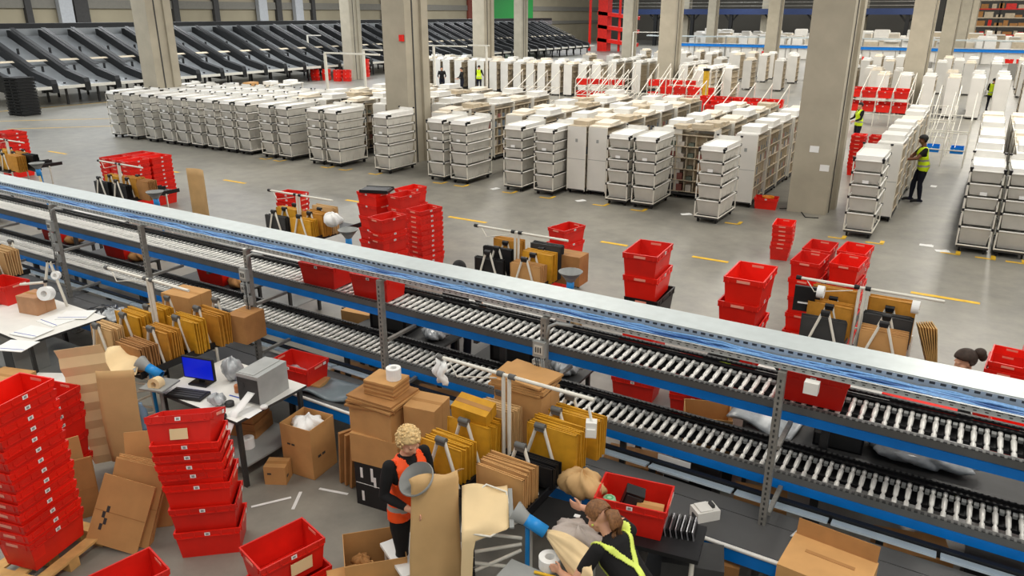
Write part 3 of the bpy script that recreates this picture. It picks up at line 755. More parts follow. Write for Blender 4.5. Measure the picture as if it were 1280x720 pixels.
# the crowded distance: files of shelf units, then one mass of the farthest
farrow(-27, -8, 53.5, 'row behind the far files', sp=2.0); farrow(-11, 5, 57, 'row ahead of the far conveyor at right', sp=1.5); farrow(-26, 6, 63, 'row midway to the far conveyor', sp=1.5); farrow(-24, 4, 60, 'row just ahead of the midway row', sp=2.1)
fm = MB()
for (xa, xb, yy, hh) in ((-30, 8, 97, 2.4), (-34, 9, 99.5, 2.2), (-36, 9, 108, 2.4), (-38, 10, 113, 2.6)):
    x = xa
    while x < xb:
        w_ = R.uniform(.6, 1.9); h_ = hh*R.uniform(.75, 1.05); k = R.choice((0, 0, 0, 1, 1, 2))
        if any(abs(yy-py) < 2 and px-1 < x+w_ and x < px+1 for px in (-42.6, -30.4, -16.9, -3.45, 10) for py in (96.5, 122)): x += w_; continue
        fm.box((x+w_/2, yy+R.uniform(-.4, .4), h_/2+.06), (w_, 1.1, h_), k); fm.box((x+w_/2, yy-.1, h_+.12), (w_*.9, 1.0, .12), 0); 
        for sx in (.1, .9): fm.box((x+w_*sx, yy, .03), (.1, .5, .06), 4)
        x += w_+R.uniform(.05, .5)
o = struct(tag(fm.build('distant_stock', [WHITE, CREAM, TAN, RED, DARKG]), 'distant mass of white and tan shelf units and stacked goods', 'shelving'), 'stuff')
for (xa, xb, yy) in ((-12.5, -8.5, 70.5), (-6, -4.2, 71), (1, 6, 72.5)):
    n = int((xb-xa)/.75)
    for i in range(n): PT[0].put((xa+.75*i, yy, 1.2), 0, 'red plastic tote on the distant rows of shelf units', 'tote', 'distant totes')
    MB().box(((xa+xb)/2, yy, .6), (xb-xa, .6, 1.2)).build('tote_shelf', GALVD, tag(thing('tote_rack', 'distant grey rack of red totes, %s' % {-12.5: 'left', -6: 'middle', 1: 'right'}[xa], 'rack', (0, 0, 0)), 'distant grey rack of red totes, %s of three' % {-12.5: 'left', -6: 'middle', 1: 'right'}[xa], 'rack'))

# tall lamp frames and odd stock behind the front ranks
for i, (px, py, b0, b1) in enumerate(((384, 44, 0, 1.5), (406, 66, 0, 3.2), (454, 62, 0, 1.2), (542, 57, -.6, 2.2), (608, 57, -1.2, .2), (792, 40, 0, 2.5))):
    p = at(px, py, 3.2); t = thing('lamp_frame', 'tall pale post with a crossbar behind the shelf ranks, %s from the left' % NTH[i], 'post', (p.x, p.y, 0))
    MB().box((0, 0, 1.6), (.1, .1, 3.2)).build('post', WHITED, t); MB().box(((b0+b1)/2, 0, 3.2), (b1-b0, .08, .07)).build('crossbar', WHITED, t); MB().box((0, 0, .02), (.4, .4, .04)).build('foot', DARKG, t)
for i, (px, py) in enumerate(((394, 92), (408, 92), (422, 93), (434, 93), (457, 88))):
    p = at(px, py, .5); stack(p.x, p.y, .2, [.27]*(4 if i == 4 else 2), 'far stack by the lamp posts, '+NTH[i], 0, .02)
for i in range(6):
    p = at(235+i*25, 112-i*1.5, 1.0); t = table_like = thing('sorting_table', 'white framed sorting table behind the second rank, %s from the left' % NTH[i], 'table', (p.x, p.y, 0), .3)
    MB().box((0, 0, .98), (.8, 2.2, .05)).build('table_top', WHITED if i % 2 else TAN, t)
    for sx in (-1, 1):
        for sy in (-1, 1): MB().box((sx*.35, sy*1.0, .48), (.06, .06, .96)).build('leg', WHITED, t)
    MB().box((.0, .3, 1.1), (.5, .8, .18)).build('tray', WHITE if i % 3 else CARD, t)
for i in range(3):
    p = at(650+14*i, 58, .9); t = thing('mesh_cage', 'dark wire mesh cage at the end of the chutes, %s from the left' % NTH[i], 'cage', (p.x, p.y, 0))
    f = MB()
    for sx in (-1, 1):
        for sy in (-1, 1): f.box((sx*.9, sy*.5, 1.1), (.08, .08, 2.2))
    f.build('frame', DARKG, t); g = MB()
    for k in range(14): g.box((-.9+.138*k, -.5, 1.1), (.02, .02, 2.1)); g.box((-.9+.138*k, .5, 1.1), (.02, .02, 2.1))
    for k in range(8): g.box((0, -.5, .15+.28*k), (1.8, .02, .02))
    g.build('wire_mesh', GALVD, t)['kind'] = 'stuff'

t = thing('safety_post', 'tall yellow post standing left of the nearest pillar among flow racks', 'post', (-10.6, 33.5, 0))
MB().box((0, 0, 1.25), (.2, .2, 2.5)).build('post', YEL, t); MB().box((0, 0, 2.55), (.24, .24, .1)).build('cap', BLACKP, t)
# ---------------------------------------------------------------- people
def ell_loft(m, rings, n=20):
    "rings: (centre, side vector, front vector) lofted and capped"
    vs = []; fs = []
    for c, s, f in rings:
        for k in range(n):
            t = 2*PI*k/n; vs.append(c + s*math.cos(t) + f*math.sin(t))
    L = len(rings)
    for i in range(L-1):
        for k in range(n): fs.append((i*n+k, i*n+(k+1) % n, (i+1)*n+(k+1) % n, (i+1)*n+k))
    fs += [tuple(range(n-1, -1, -1)), tuple((L-1)*n+k for k in range(n))]
    m.add(vs, fs, 0, True)
def ball(m, c, r, M=None):
    prof = [(math.sin(PI*i/10)*1.0, -math.cos(PI*i/10)) for i in range(11)]
    rr = r if isinstance(r, (tuple, list)) else (r, r, r)
    T = Matrix.Translation(Vector(c)) @ (M if M is not None else Matrix()) @ Matrix.Diagonal((*rr, 1))
    m.lathe([(max(a, .001), b) for a, b in prof], 14, M=T)
def limb(m, a, b, ra, rb):
    a, b = Vector(a), Vector(b); mid = a.lerp(b, .4)
    m.path([a, mid, b], [ra, (ra*1.04+rb*.1)*.95 if ra > rb else ra, rb], 12); ball(m, a, ra); ball(m, b, rb)
def hand(m, w, d, up, side, s, curl=.5):
    "palm and five fingers; w wrist, d hand direction, up = back of the hand, side = towards the thumb"
    pc = w + d*.045*s
    Mx = Matrix((side, d, up)).transposed().to_4x4()
    ball(m, pc, (.040*s, .052*s, .016*s), Mx)
    for k, (off, ln) in enumerate(((.028, .068), (.010, .078), (-.009, .072), (-.026, .056))):
        p0 = w + d*.08*s + side*off*s; a1 = -curl*.5; a2 = -curl*1.3
        p1 = p0 + (d*math.cos(a1)+up*math.sin(a1))*ln*.5*s; p2 = p1 + (d*math.cos(a2)+up*math.sin(a2))*ln*.5*s
        m.path([p0-d*.02*s, p0, p1, p2], [.0098*s, .0098*s, .009*s, .0075*s], 8); ball(m, p2, .0075*s)
    t0 = w + d*.025*s + side*.03*s; t1 = t0 + (side*.8+d*.6).normalized()*.035*s; t2 = t1 + (d*.9+side*.2-up*.3).normalized()*.03*s
    m.path([t0, t1, t2], [.013*s, .011*s, .009*s], 8); ball(m, t2, .009*s)
def person(label, loc, yaw, J=None, lean=0., head_pitch=0., head_yaw=0., mats=None, voxel=.010, hair=None, vest=None, sleeves='long', cat='person', hcol=(60, 42, 30), female=True, bare_hands=True, scale=1., curl=.6):
    D = dict(pelvis=(0, 0, .95), waist=(0, .01, 1.10), chest=(0, .02, 1.27), neck=(0, .0, 1.43), head=(0, .035, 1.56),
             shL=(-.175, 0, 1.375), shR=(.175, 0, 1.375), elL=(-.23, -.03, 1.10), elR=(.23, -.03, 1.10), wrL=(-.22, .10, .88), wrR=(.22, .10, .88),
             hipL=(-.09, 0, .92), hipR=(.09, 0, .92), knL=(-.10, .03, .50), knR=(.10, .03, .50), anL=(-.10, -.02, .09), anR=(.10, -.02, .09), toL=(-.115, .15, .035), toR=(.115, .15, .035))
    upper = ('waist', 'chest', 'neck', 'head', 'shL', 'shR', 'elL', 'elR', 'wrL', 'wrR')
    fixed = J or {}
    D = {k: Vector(v) for k, v in D.items()}
    rot = Matrix.Rotation(-lean, 3, 'X')
    for k in upper:
        a = 1 if k not in ('waist',) else .8
        D[k] = D['pelvis'] + Matrix.Rotation(-lean*a, 3, 'X') @ (D[k]-D['pelvis'])
    for k, v in fixed.items(): D[k] = Vector(v)
    m = MB()
    sv = (D['shR']-D['shL']).normalized()
    sx = sv; upv = (D['neck']-D['waist']).normalized(); fv = upv.cross(sx)*-1
    if fv.y < 0 and abs(lean) < 1.2: fv = -fv
    def ringat(p, a, b, o=0): return (Vector(p)+fv*o, sx*a, fv*b)
    H = D['pelvis']; W = D['waist']; C = D['chest']; N = D['neck']
    X1_ = Vector((1, 0, 0)); Y1_ = Vector((0, 1, 0))
    hipw = .172 if female else .165; shw = .165 if female else .19
    ell_loft(m, [(H-Vector((0, 0, .10)), X1_*hipw*.8, Y1_*.10), (H-Vector((0, 0, .04)), X1_*hipw, Y1_*.122), (H+Vector((0, 0, .03)), X1_*hipw*.98, Y1_*.118), ringat(W, .135 if female else .15, .10), ringat(W.lerp(C, .6), .148 if female else .165, .108, .012), ringat(C, .160 if female else .178, .112, .015), ringat(C.lerp(N, .45), shw, .095), ringat(C.lerp(N, .72), shw*.72, .072), ringat(N, .06, .06), ])
    for s in 'LR':
        limb(m, D['sh'+s], D['el'+s], .054, .040); limb(m, D['el'+s], D['wr'+s], .041, .026)
        limb(m, D['hip'+s], D['kn'+s], .086, .056); limb(m, D['kn'+s], D['an'+s], .057, .038)
        ball(m, D['an'+s].lerp(D['kn'+s], .72), (.058, .062, .11))
        a, t = D['an'+s], D['to'+s]; a0 = Vector((a.x, a.y-.045, a.z-.045))
        m.path([a0, a+Vector((0, .01, -.035)), a.lerp(t, .6), t, t+(t-a).normalized()*.03], [.035, .042, .042, .036, .02], 12)
        ball(m, a0, .036)
        d = (D['wr'+s]-D['el'+s]).normalized(); side = (Vector((0, 0, 1))-d*d.z)
        if side.length < .3: side = Vector((0, 1, 0))-d*d.y
        side.normalize(); up = d.cross(side)*(1 if s == 'L' else -1); up = up.normalized()
        hand(m, D['wr'+s], d, up, side, 1.0, curl)
    m.path([N-upv*.06, N.lerp(D['head'], .35), D['head']], [.064, .053, .05], 14)
    hd = D['head']; HM = (Matrix.Rotation(head_yaw, 4, 'Z') @ Matrix.Rotation(-lean*.6-head_pitch, 4, 'X'))
    def hp(x, y, z): return hd + (HM @ Vector((x, y, z)))
    ball(m, hp(0, -.012, .035), (.074, .092, .085), HM); ball(m, hp(0, .018, -.03), (.060, .074, .082), HM); ball(m, hp(0, .052, -.085), (.030, .030, .026), HM)
    ball(m, hp(0, .095, -.022), (.013, .020, .02), HM); ball(m, hp(0, .088, .0), (.010, .016, .026), HM)
    ball(m, hp(0, .078, -.062), (.024, .014, .011), HM)
    for s in (-1, 1):
        ball(m, hp(s*.073, -.01, -.012), (.010, .02, .032), HM); ball(m, hp(s*.045, .05, -.03), (.024, .028, .028), HM); ball(m, hp(s*.03, .077, .022), (.022, .012, .010), HM)
    me0 = m.mesh('tmp_body', SKIN); tmp = bpy.data.objects.new('tmp_body', me0); COL.objects.link(tmp)
    rm = tmp.modifiers.new('r', 'REMESH'); rm.mode = 'VOXEL'; rm.voxel_size = voxel; rm.use_smooth_shade = True
    sm = tmp.modifiers.new('s', 'SMOOTH'); sm.factor = .5; sm.iterations = 2
    dg = bpy.context.evaluated_depsgraph_get(); me = bpy.data.meshes.new_from_object(tmp.evaluated_get(dg))
    bpy.data.objects.remove(tmp); bpy.data.meshes.remove(me0)
    me.name = 'body'
    M_ = dict(skin=SKIN, top=BCLOTH, legs=NAVY, shoe=BLACKM); M_.update(mats or {})
    order = ['skin', 'top', 'legs', 'shoe']; me.materials.clear()
    for k in order: me.materials.append(M_[k])
    BONES = [('pelvis', 'waist', 'torso'), ('waist', 'chest', 'torso'), ('chest', 'neck', 'torso'), ('shL', 'shR', 'torso'), ('neck', 'head', 'head')]
    for s in 'LR': BONES += [('sh'+s, 'el'+s, 'uarm'), ('el'+s, 'wr'+s, 'farm'), ('hip'+s, 'kn'+s, 'leg'), ('kn'+s, 'an'+s, 'leg'), ('an'+s, 'to'+s, 'foot')]
    RADB = dict(torso=.13, head=.06, uarm=.05, farm=.035, leg=.075, foot=.04)
    def near(p):
        best = None
        for a, b, k in BONES:
            A, B = D[a], D[b]; ab = B-A; u = max(0, min(1, (p-A).dot(ab)/ab.dot(ab))); dd = (p-A-ab*u).length - RADB[k]
            if best is None or dd < best[0]: best = (dd, k, u, a, b)
        return best
    info = []
    hip_z = D['pelvis'].z
    for poly in me.polygons:
        p = poly.center; d, k, u, a, b = near(p)
        ax = (p-D['pelvis']).dot(upv)
        if k == 'head': g = 'skin'
        elif k == 'torso': g = 'top' if (p.z > hip_z-.02 or ax > .0) else 'legs'
        elif k == 'uarm': g = 'top' if (sleeves == 'long' or u < .62) else 'skin'
        elif k == 'farm': g = ('top' if (sleeves == 'long' and u < .88) else 'skin')
        elif k == 'leg': g = 'legs'
        else: g = 'shoe'
        if a == 'shL' and b == 'shR': k = 'torso'
        if k == 'torso' and a != 'shL' and ((p-N).dot(upv) > .005): g = 'skin'
        if g == 'top' and k == 'torso' and (p-N).dot(upv) > .035: g = 'skin'
        poly.material_index = order.index(g); poly.use_smooth = True; info.append((k, u, a, b, ax))
    root = thing('person', label, cat, loc, yaw)
    body = ob('body', me, root)
    def shell(name, pred, off, mlist, pm=None, thick=True):
        keep = [i for i, poly in enumerate(me.polygons) if pred(poly.center, info[i], poly)]
        vmap = {}; vs = []; fs = []; mi = []
        for i in keep:
            f = []
            for v in me.polygons[i].vertices:
                if v not in vmap: vmap[v] = len(vs); vs.append(me.vertices[v].co + me.vertices[v].normal*off)
                f.append(vmap[v])
            fs.append(tuple(f)); mi.append(pm(me.polygons[i].center, info[i]) if pm else 0)
        if not fs: return None
        m2 = bpy.data.meshes.new(name); m2.from_pydata([tuple(v) for v in vs], [], fs)
        for q in mlist: m2.materials.append(q)
        m2.polygons.foreach_set('material_index', mi); m2.polygons.foreach_set('use_smooth', [True]*len(fs))
        o = ob(name, m2, root)
        so = o.modifiers.new('thick', 'SOLIDIFY'); so.thickness = off*.9; so.offset = -1
        return o
    loc_side = lambda p: (p-C).dot(sx); loc_front = lambda p: (p-C).dot(fv); loc_up = lambda p: (p-D['pelvis']).dot(upv)
    if vest:
        def pv(p, inf, poly):
            k, u, a, b, ax = inf
            if k == 'leg' and a.startswith('hip') and u < .22: return True
            if k not in ('torso', 'uarm'): return False
            if k == 'uarm' and u > .05: return False
            if (p-N).length < .075: return False
            if abs((p-C).dot(sx)) > .135 and loc_up(p) > .25: return False
            fr = loc_front(p); sd = loc_side(p)
            if fr > .03 and abs(sd) < .055*(max(0, loc_up(p)-.22)/.25) and vest.get('open', True): return False
            return -.14 < loc_up(p) < .50
        def vm(p, inf):
            z = loc_up(p)
            for lo, hi in vest.get('bands', ()):
                if lo < z < hi: return 1
            return 0
        shell('hi_vis_vest', pv, .014, [vest['mat'], SILV], vm)
    return root, body, shell, dict(D=D, hp=hp, HM=HM, C=C, N=N, sx=sx, fv=fv, upv=upv, loc_side=loc_side, loc_front=loc_front, loc_up=loc_up, me=me, info=info)
def hair_cap(sh, X, off, m_, low=-.02, front=.055):
    def pr(p, inf, poly):
        q = X['HM'].inverted().to_3x3() @ (p-X['D']['head'])
        return inf[0] in ('head',) and (q.z > .045 - max(0, -q.y)*1.2 + max(0, q.y)*.25 or (q.y < -.01 and q.z > low-.06 and q.y < .02)) and not (q.y > front and q.z < .07)
    return sh('hair', pr, off, [m_])
def add_eyes(root, X):
    b = MB()
    for s in (-1, 1): ball(b, X['hp'](s*.029, .073, .003), (.011, .008, .008), X['HM'])
    b.build('eyes', mat('eye dark', (50, 36, 30), .3), root)
def dirang(x, y): return math.atan2(y, x)-PI/2
HAIRB = mat('dark brown hair', (52, 36, 26), .6, var=.3, scale=40); HAIRL = mat('light brown hair', (122, 82, 48), .55, var=.35, scale=60)
HAIRY = mat('blond curly hair', (214, 182, 128), .6, var=.3, scale=40); HAIRK = mat('black hair', (22, 19, 18), .6, var=.3)
# woman in the orange vest, looking down at the paper she pulls from a funnel
h = at(507, 548, 1.56); 
rt, bd, sh, X = person('person in orange hi-vis vest with blond curls standing at paper funnel', (h.x-.02, h.y, 0), dirang(.97, -.28), lean=.06, head_pitch=.42, vest=dict(mat=ORNG, bands=((-.16, -.115), (-.02, .03)), open=True), mats=dict(top=BCLOTH, legs=BCLOTH), voxel=.009,
    J=dict(elL=(-.235, .02, 1.12), wrL=(-.17, .26, 1.10), elR=(.24, .02, 1.12), wrR=(.16, .27, 1.08)))
hair_cap(sh, X, .022, HAIRY, -.05); add_eyes(rt, X)
cb = MB(); rr = random.Random(4)
for i in range(300):
    a = rr.uniform(0, 2*PI); e = rr.uniform(-.9, 1.3)
    q = Vector((math.cos(e)*math.cos(a)*.086, math.cos(e)*math.sin(a)*.102-.012, math.sin(e)*.100+.025))
    q *= rr.uniform(1.0, 1.14)
    if q.y > .03 and q.z < .085: continue
    r = rr.uniform(.009, .016); ball(cb, X['hp'](*q), (r, r, r*.8))
cb.build('curls', HAIRY, rt)
# woman with lime braces bending over the packing table
h = at(747, 640, 1.40)
rt, bd, sh, X = person('person in black with lime reflective braces and a ponytail, bending over the bench', (h.x+.44, h.y-.16, 0), dirang(-.95, .32), lean=.75, head_pitch=.02, head_yaw=.1, mats=dict(top=BCLOTH, legs=BCLOTH), sleeves='short', voxel=.009,
    J=dict(elR=(.30, .60, 1.16), wrR=(.24, .84, 1.12), elL=(-.34, .34, 1.02), wrL=(-.27, .54, .95)))
hair_cap(sh, X, .02, HAIRL, -.06); add_eyes(rt, X)
pb = MB(); a = X['hp'](0, -.10, .05); 
for k in range(5):
    o = (k-2)*.014
    pb.path([a+Vector((o*.3, 0, 0)), a+Vector((o, -.06, .01)), a+Vector((o*1.2, -.10, -.06)), a+Vector((o*1.4, -.105, -.16)), a+Vector((o, -.09, -.26))], [.016, .026, .028, .024, .008], 8)
pb.build('ponytail', HAIRL, rt)
def brace(p, inf, poly):
    k, u, a_, b_, ax = inf
    if k not in ('torso', 'uarm') or (k == 'uarm' and u > .12): return False
    z = X['loc_up'](p); s = X['loc_side'](p)
    if X['loc_front'](p) < .0:
        for q in (-1, 1):
            if abs(s*q - (z-.20)*.55 + .0) < .022 and z > .20: return True
        if abs(s) < .022 and z <= .22: return True
        return False
    return abs(abs(s)-.10) < .022 and z > -.05
bo = sh('reflective_braces', brace, .012, [mat('lime reflective band', (226, 242, 110), .5)])
# man in yellow picking from the shelves
p = at(1146, 252)
rt, bd, sh, X = person('person in yellow hi-vis vest reaching to the shelves on the right', (p.x, p.y, 0), dirang(-.93, -.25), lean=.12, head_pitch=.30, female=False, vest=dict(mat=LIME, bands=((-.02, .03), (.12, .17)), open=False), mats=dict(skin=SKIND, top=BCLOTH, legs=NAVY), sleeves='short', voxel=.012,
    J=dict(elL=(-.24, .22, 1.16), wrL=(-.20, .46, 1.12), elR=(.25, .22, 1.14), wrR=(.19, .44, 1.06), head=(0, .10, 1.60), anR=(.09, .14, .09), toR=(.10, .31, .035), knR=(.10, .12, .5)))
rt.scale = (1.14, 1.14, 1.05)
hair_cap(sh, X, .016, HAIRK, -.03)
# people on the far side of the conveyors
h = at(1211, 452, 1.56)
rt, bd, sh, X = person('person in black with brown bun, head showing over the cable tray', (h.x, h.y, 0), dirang(-.9, -.45), head_pitch=.35, mats=dict(top=BCLOTH, legs=BCLOTH), voxel=.011, J=dict(elL=(-.24, .08, 1.1), wrL=(-.2, .3, 1.05), elR=(.24, .08, 1.1), wrR=(.2, .3, 1.05)))
hair_cap(sh, X, .022, HAIRB, -.05)
bb = MB(); ball(bb, X['hp'](0, -.15, .045), (.052, .06, .058)); ball(bb, X['hp'](0, -.17, .0), (.035, .04, .05)); bb.build('hair_bun', HAIRB, rt)
h = at(573, 337, 1.56)
rt, bd, sh, X = person('person in black beanie mostly hidden behind the cable tray', (h.x, h.y, 0), dirang(.8, -.5), head_pitch=.3, mats=dict(top=BCLOTH, legs=NAVY), voxel=.012, J=dict(elL=(-.24, .1, 1.1), wrL=(-.2, .3, 1.1), elR=(.24, .1, 1.1), wrR=(.2, .3, 1.1)))
hair_cap(sh, X, .024, BLACKM, -.04)
h = at(905, 455, 1.18)
rt, bd, sh, X = person('person in black bending behind the upper conveyor, lime band on the sleeve', (h.x-.25, max(h.y, 8.0)+.25, 0), dirang(.85, -.5), lean=.85, head_pitch=.1, mats=dict(top=BCLOTH, legs=BCLOTH), voxel=.012, J=dict(elL=(-.28, .62, 1.16), wrL=(-.2, .85, 1.08), elR=(.3, .5, 1.05), wrR=(.22, .72, .95)))
hair_cap(sh, X, .02, HAIRK, -.03)
sh('sleeve_band', lambda p, i, f: i[0] == 'uarm' and .45 < i[1] < .75, .01, [LIME])
# small distant people
SM = [(1077, 131, 'person in black with yellow hi-vis straps behind the nearest pillar', LIME, (-.8, -.6), 1.60), (599, 84, 'person in black with lime braces walking by the far shelf row', LIME, (-.2, .98), 1.56), (553, 86, 'person in dark clothes standing at far desk left of two', None, (.6, -.8), 1.5), (578, 88, 'person in dark clothes standing at far desk right of two', None, (-.6, -.8), 1.5), (790, 60, 'distant person in dark clothes with pale vest beyond the flow racks', LIME, (-.9, .1), 1.56), (955, 62, 'distant person in red top near the far conveyor', 'red', (.3, .9), 1.56), (1243, 101, 'person with dark hair among the shelf units at the right edge', LIME, (.3, .9), 1.56)]
for px, py, lab, vm_, fd, hz in SM:
    h = at(px, py, hz)
    if px in (553, 578, 599): h = at(px, py+31, 0); 
    mt = dict(top=RED if vm_ == 'red' else BCLOTH, legs=NAVY)
    rt, bd, sh, X = person(lab, (h.x, h.y, 0), dirang(*fd), mats=mt, voxel=.02, head_pitch=.2, vest=dict(mat=LIME, bands=((.0, .05),), open=True) if vm_ is LIME else None, J=dict(elL=(-.25, .08, 1.1), wrL=(-.2, .3, 1.02), elR=(.25, .08, 1.1), wrR=(.2, .3, 1.02)))
    hair_cap(sh, X, .02, HAIRK, -.03)
# ---------------------------------------------------------------- packing stations
def papersheet(name, P, nu, nv, m_, parent=None, th=.003):
    b = MB().grid(P, nu, nv); o = b.build(name, m_, parent)
    s = o.modifiers.new('thick', 'SOLIDIFY'); s.thickness = th; s.offset = 0
    return o
# -- mailers
def mailer_mesh(w_, h, t, m_):
    m = MB(); rr = random.Random(int(w_*1000+h*100))
    def P(sgn):
        def f(u, v):
            e = min(u, 1-u, v, 1-v)*8; bul = min(1, e)**.5
            return Vector(((u-.5)*w_, sgn*t*.5*(.25+.75*bul)+.006*math.sin(u*5+v*3), v*h))
        return f
    m.grid(P(1), 6, 6); m.grid(P(-1), 6, 6)
    e = MB()
    m.box((0, 0, h-.006), (w_, t*.4, .012)); m.box((w_/2-.004, 0, h/2), (.01, t*.4, h)); m.box((-w_/2+.004, 0, h/2), (.01, t*.4, h))
    return m.mesh('mailer', m_)
KINDS = dict(gold=('padded_mailer', GOLD, .032, 'gold padded mailer'), ochre=('padded_mailer', GOLDD, .032, 'ochre padded mailer'), kraft=('paper_bag', KRAFT, .032, 'brown paper bag'), black=('plastic_mailer', BLACKP, .018, 'black plastic mailer'), grey=('plastic_mailer', DARKG, .02, 'dark grey plastic mailer'), card=('folded_carton', CARD, .026, 'folded brown carton'), cardd=('folded_carton', CARDD, .026, 'folded dark brown carton'), white=('paper_mailer', PAPER, .02, 'white paper mailer'))
MM = {}
def bundle(x, y, z, rz, n, w_, h, kind, where, pitch=None, lean=0.):
    nm, m_, t, lab = KINDS[kind]
    key = (kind, round(w_, 2), round(h, 2))
    if key not in MM: MM[key] = mailer_mesh(w_, h, t, m_)
    pitch = pitch or t*1.02; n = max(4, int(n*.8)) if t > .03 else n
    for i in range(n):
        o = ob(nm, MM[key]); d = pitch*i
        o.location = (x-math.sin(rz)*d+R.uniform(-.012, .012), y+math.cos(rz)*d, z+R.uniform(-.006, .012))
        o.rotation_euler = (-lean+R.uniform(-.03, .03), R.uniform(-.03, .03), rz)
        tag(o, lab+' '+where, 'mailer', lab+'s '+where)
def mk_divider(h, wb=.34):
    l = MB(); l.tube((-wb/2, 0, -h), (-.035, 0, -.015), .016, 10); l.tube((wb/2, 0, -h), (.035, 0, -.015), .016, 10)
    c = MB(); c.tube((-.05, 0, -.008), (.05, 0, -.008), .03, 10); c.box((0, 0, -.03), (.09, .05, .04))
    return l.mesh('divider', WHITED), c.mesh('cap', CAPG), c.mesh('cap', BLACKP)
DIV = mk_divider(.44)
def mailer_rack(x, y, zc, label, bar=(-.72, .85), rows=((-.32, 0), (-.32, .34), (-.32, .66), (-.32, .96), (.31, .28), (.31, .62), (.31, .92), (.31, 1.2)), zb=1.86, darkcap=False, ty=.55):
    t = thing('mailer_rack', label, 'rack', (x, y, 0))
    zt = zc-.44
    for cx in (-.32, .31):
        b = MB(); b.box((cx, .6, zt-.01), (.50, 1.35, .02)); b.box((cx-.245, .6, zt+.03), (.012, 1.35, .07)); b.box((cx+.245, .6, zt+.03), (.012, 1.35, .07)); b.build('shelf_tray', BLACKP, t)
    for sx in (-.6, .58):
        for yy in (.0, .92):
            g = MB(); g.tube((sx, yy, 0), (sx, yy, zt), .018, 8); g.box((sx, yy, .3), (.05, .05, .05), 1); g.build('leg', [WHITED, BLACKP], t)
    for yy in (.0, .92): MB().tube((-.6, yy, zt-.04), (.58, yy, zt-.04), .016, 8).build('cross_tube', WHITED, t)
    for i, (dx, dy) in enumerate(rows):
        d = ob('divider', DIV[0], t, (dx, dy, zc+.02*int(dy*3))); ob('cap', DIV[2 if darkcap else 1], d)
    for dx in (-.03, .03): MB().tube((dx, ty, zt-.1), (dx, ty, zb), .018, 10).build('mast', WHITED, t)
    b = MB(); b.tube((bar[0], ty, zb), (bar[1], ty, zb), .017, 10); b.build('crossbar', WHITED, t)
    b = MB()
    for q in (bar[0], -.06, .06): b.tube((q-.03, ty, zb), (q+.03, ty, zb), .027, 10)
    b.build('clamp', CAPG if not darkcap else BLACKP, t)['kind'] = 'stuff'
    w_ = MB(); w_.path([(bar[0]+.1, ty, zb-.02), (bar[0]+.2, ty-.02, zb-.14), (bar[0]+.4, ty, zb-.1), (-.1, ty, zb-.05)], .006, 6); w_.build('cord', WHITED, t)
    return t
def tape_roll(loc, label, m_=PAPER, r=.055, h=.06, rot=(0, 0, 0), core=CARDD):
    m = MB(); m.lathe([(r*.42, 0), (r, 0), (r, h), (r*.42, h), (r*.42, 0)], 20, smooth=False)
    m.lathe([(r*.42, -.001), (r*.45, h*.5), (r*.42, h+.001)], 20, 1)
    o = m.build('paper_roll', [m_, core], None, loc); o.rotation_euler = rot
    return tag(o, label, 'roll')
def carton(loc, d, rz, label, open_=False, m_=CARD, marks=0, tilt=(0, 0), flap=.5, cat='box', seam=True):
    t = thing('carton', label, cat, loc, rz); t.rotation_euler = (tilt[0], tilt[1], rz)
    x, y, z = d
    m = MB(); th = .006
    if open_:
        for s in (-1, 1): m.box((s*(x/2-th/2), 0, z/2), (th, y, z)); m.box((0, s*(y/2-th/2), z/2), (x-2*th, th, z))
        m.box((0, 0, th/2), (x, y, th)); m.build('walls', m_, t)
        if flap:
            for s in (-1, 1):
                MB().box((s*(x/2+.5*flap*y*.3), 0, z-.02), (flap*y*.65, y*.96, th), rot=(0, s*.75, 0)).build('flap', CARDIN, t)
    else:
        m.box((0, 0, z/2), d)
        if seam: m.box((0, 0, z+.0008), (x*1.001, .05, .0016), 1); m.box((0, 0, z*.5), (x+.002, .004, z), 1)
        m.build('walls', [m_, CARDIN], t)
    if marks:
        k = MB()
        for i in range(marks):
            k.box((-x*.25+.06*i, -y/2-.001, z*.62), (.045, .001, .022)); k.box((x/2+.001, -y*.2+.07*i, z*.4), (.001, .05, .03))
        k.build('print_mark', DARKG, t)
    return t
def table(x0, x1, y0, y1, z, label, top=WHITE, rz=0):
    t = thing('packing_table', label, 'table', ((x0+x1)/2, (y0+y1)/2, 0), rz)
    W_, D_ = x1-x0, y1-y0
    m = MB(); m.box((0, 0, z-.015), (W_, D_, .03)); m.box((0, -D_/2-.001, z-.015), (W_, .003, .03), 1); m.box((W_/2+.001, 0, z-.015), (.003, D_, .03), 1)
    m.build('table_top', [top, DARKG], t)
    f = MB(); f.box((0, -D_/2+.06, z-.06), (W_-.1, .03, .05)); f.box((0, D_/2-.06, z-.06), (W_-.1, .03, .05)); f.build('frame', DARKM, t)
    for sx in (-1, 1):
        for sy in (-1, 1): MB().box((sx*(W_/2-.06), sy*(D_/2-.06), (z-.03)/2), (.045, .045, z-.03)).build('leg', DARKM, t)
    MB().box((0, 0, .22), (W_-.14, D_-.14, .02)).build('lower_shelf', GREYP, t)
    return t
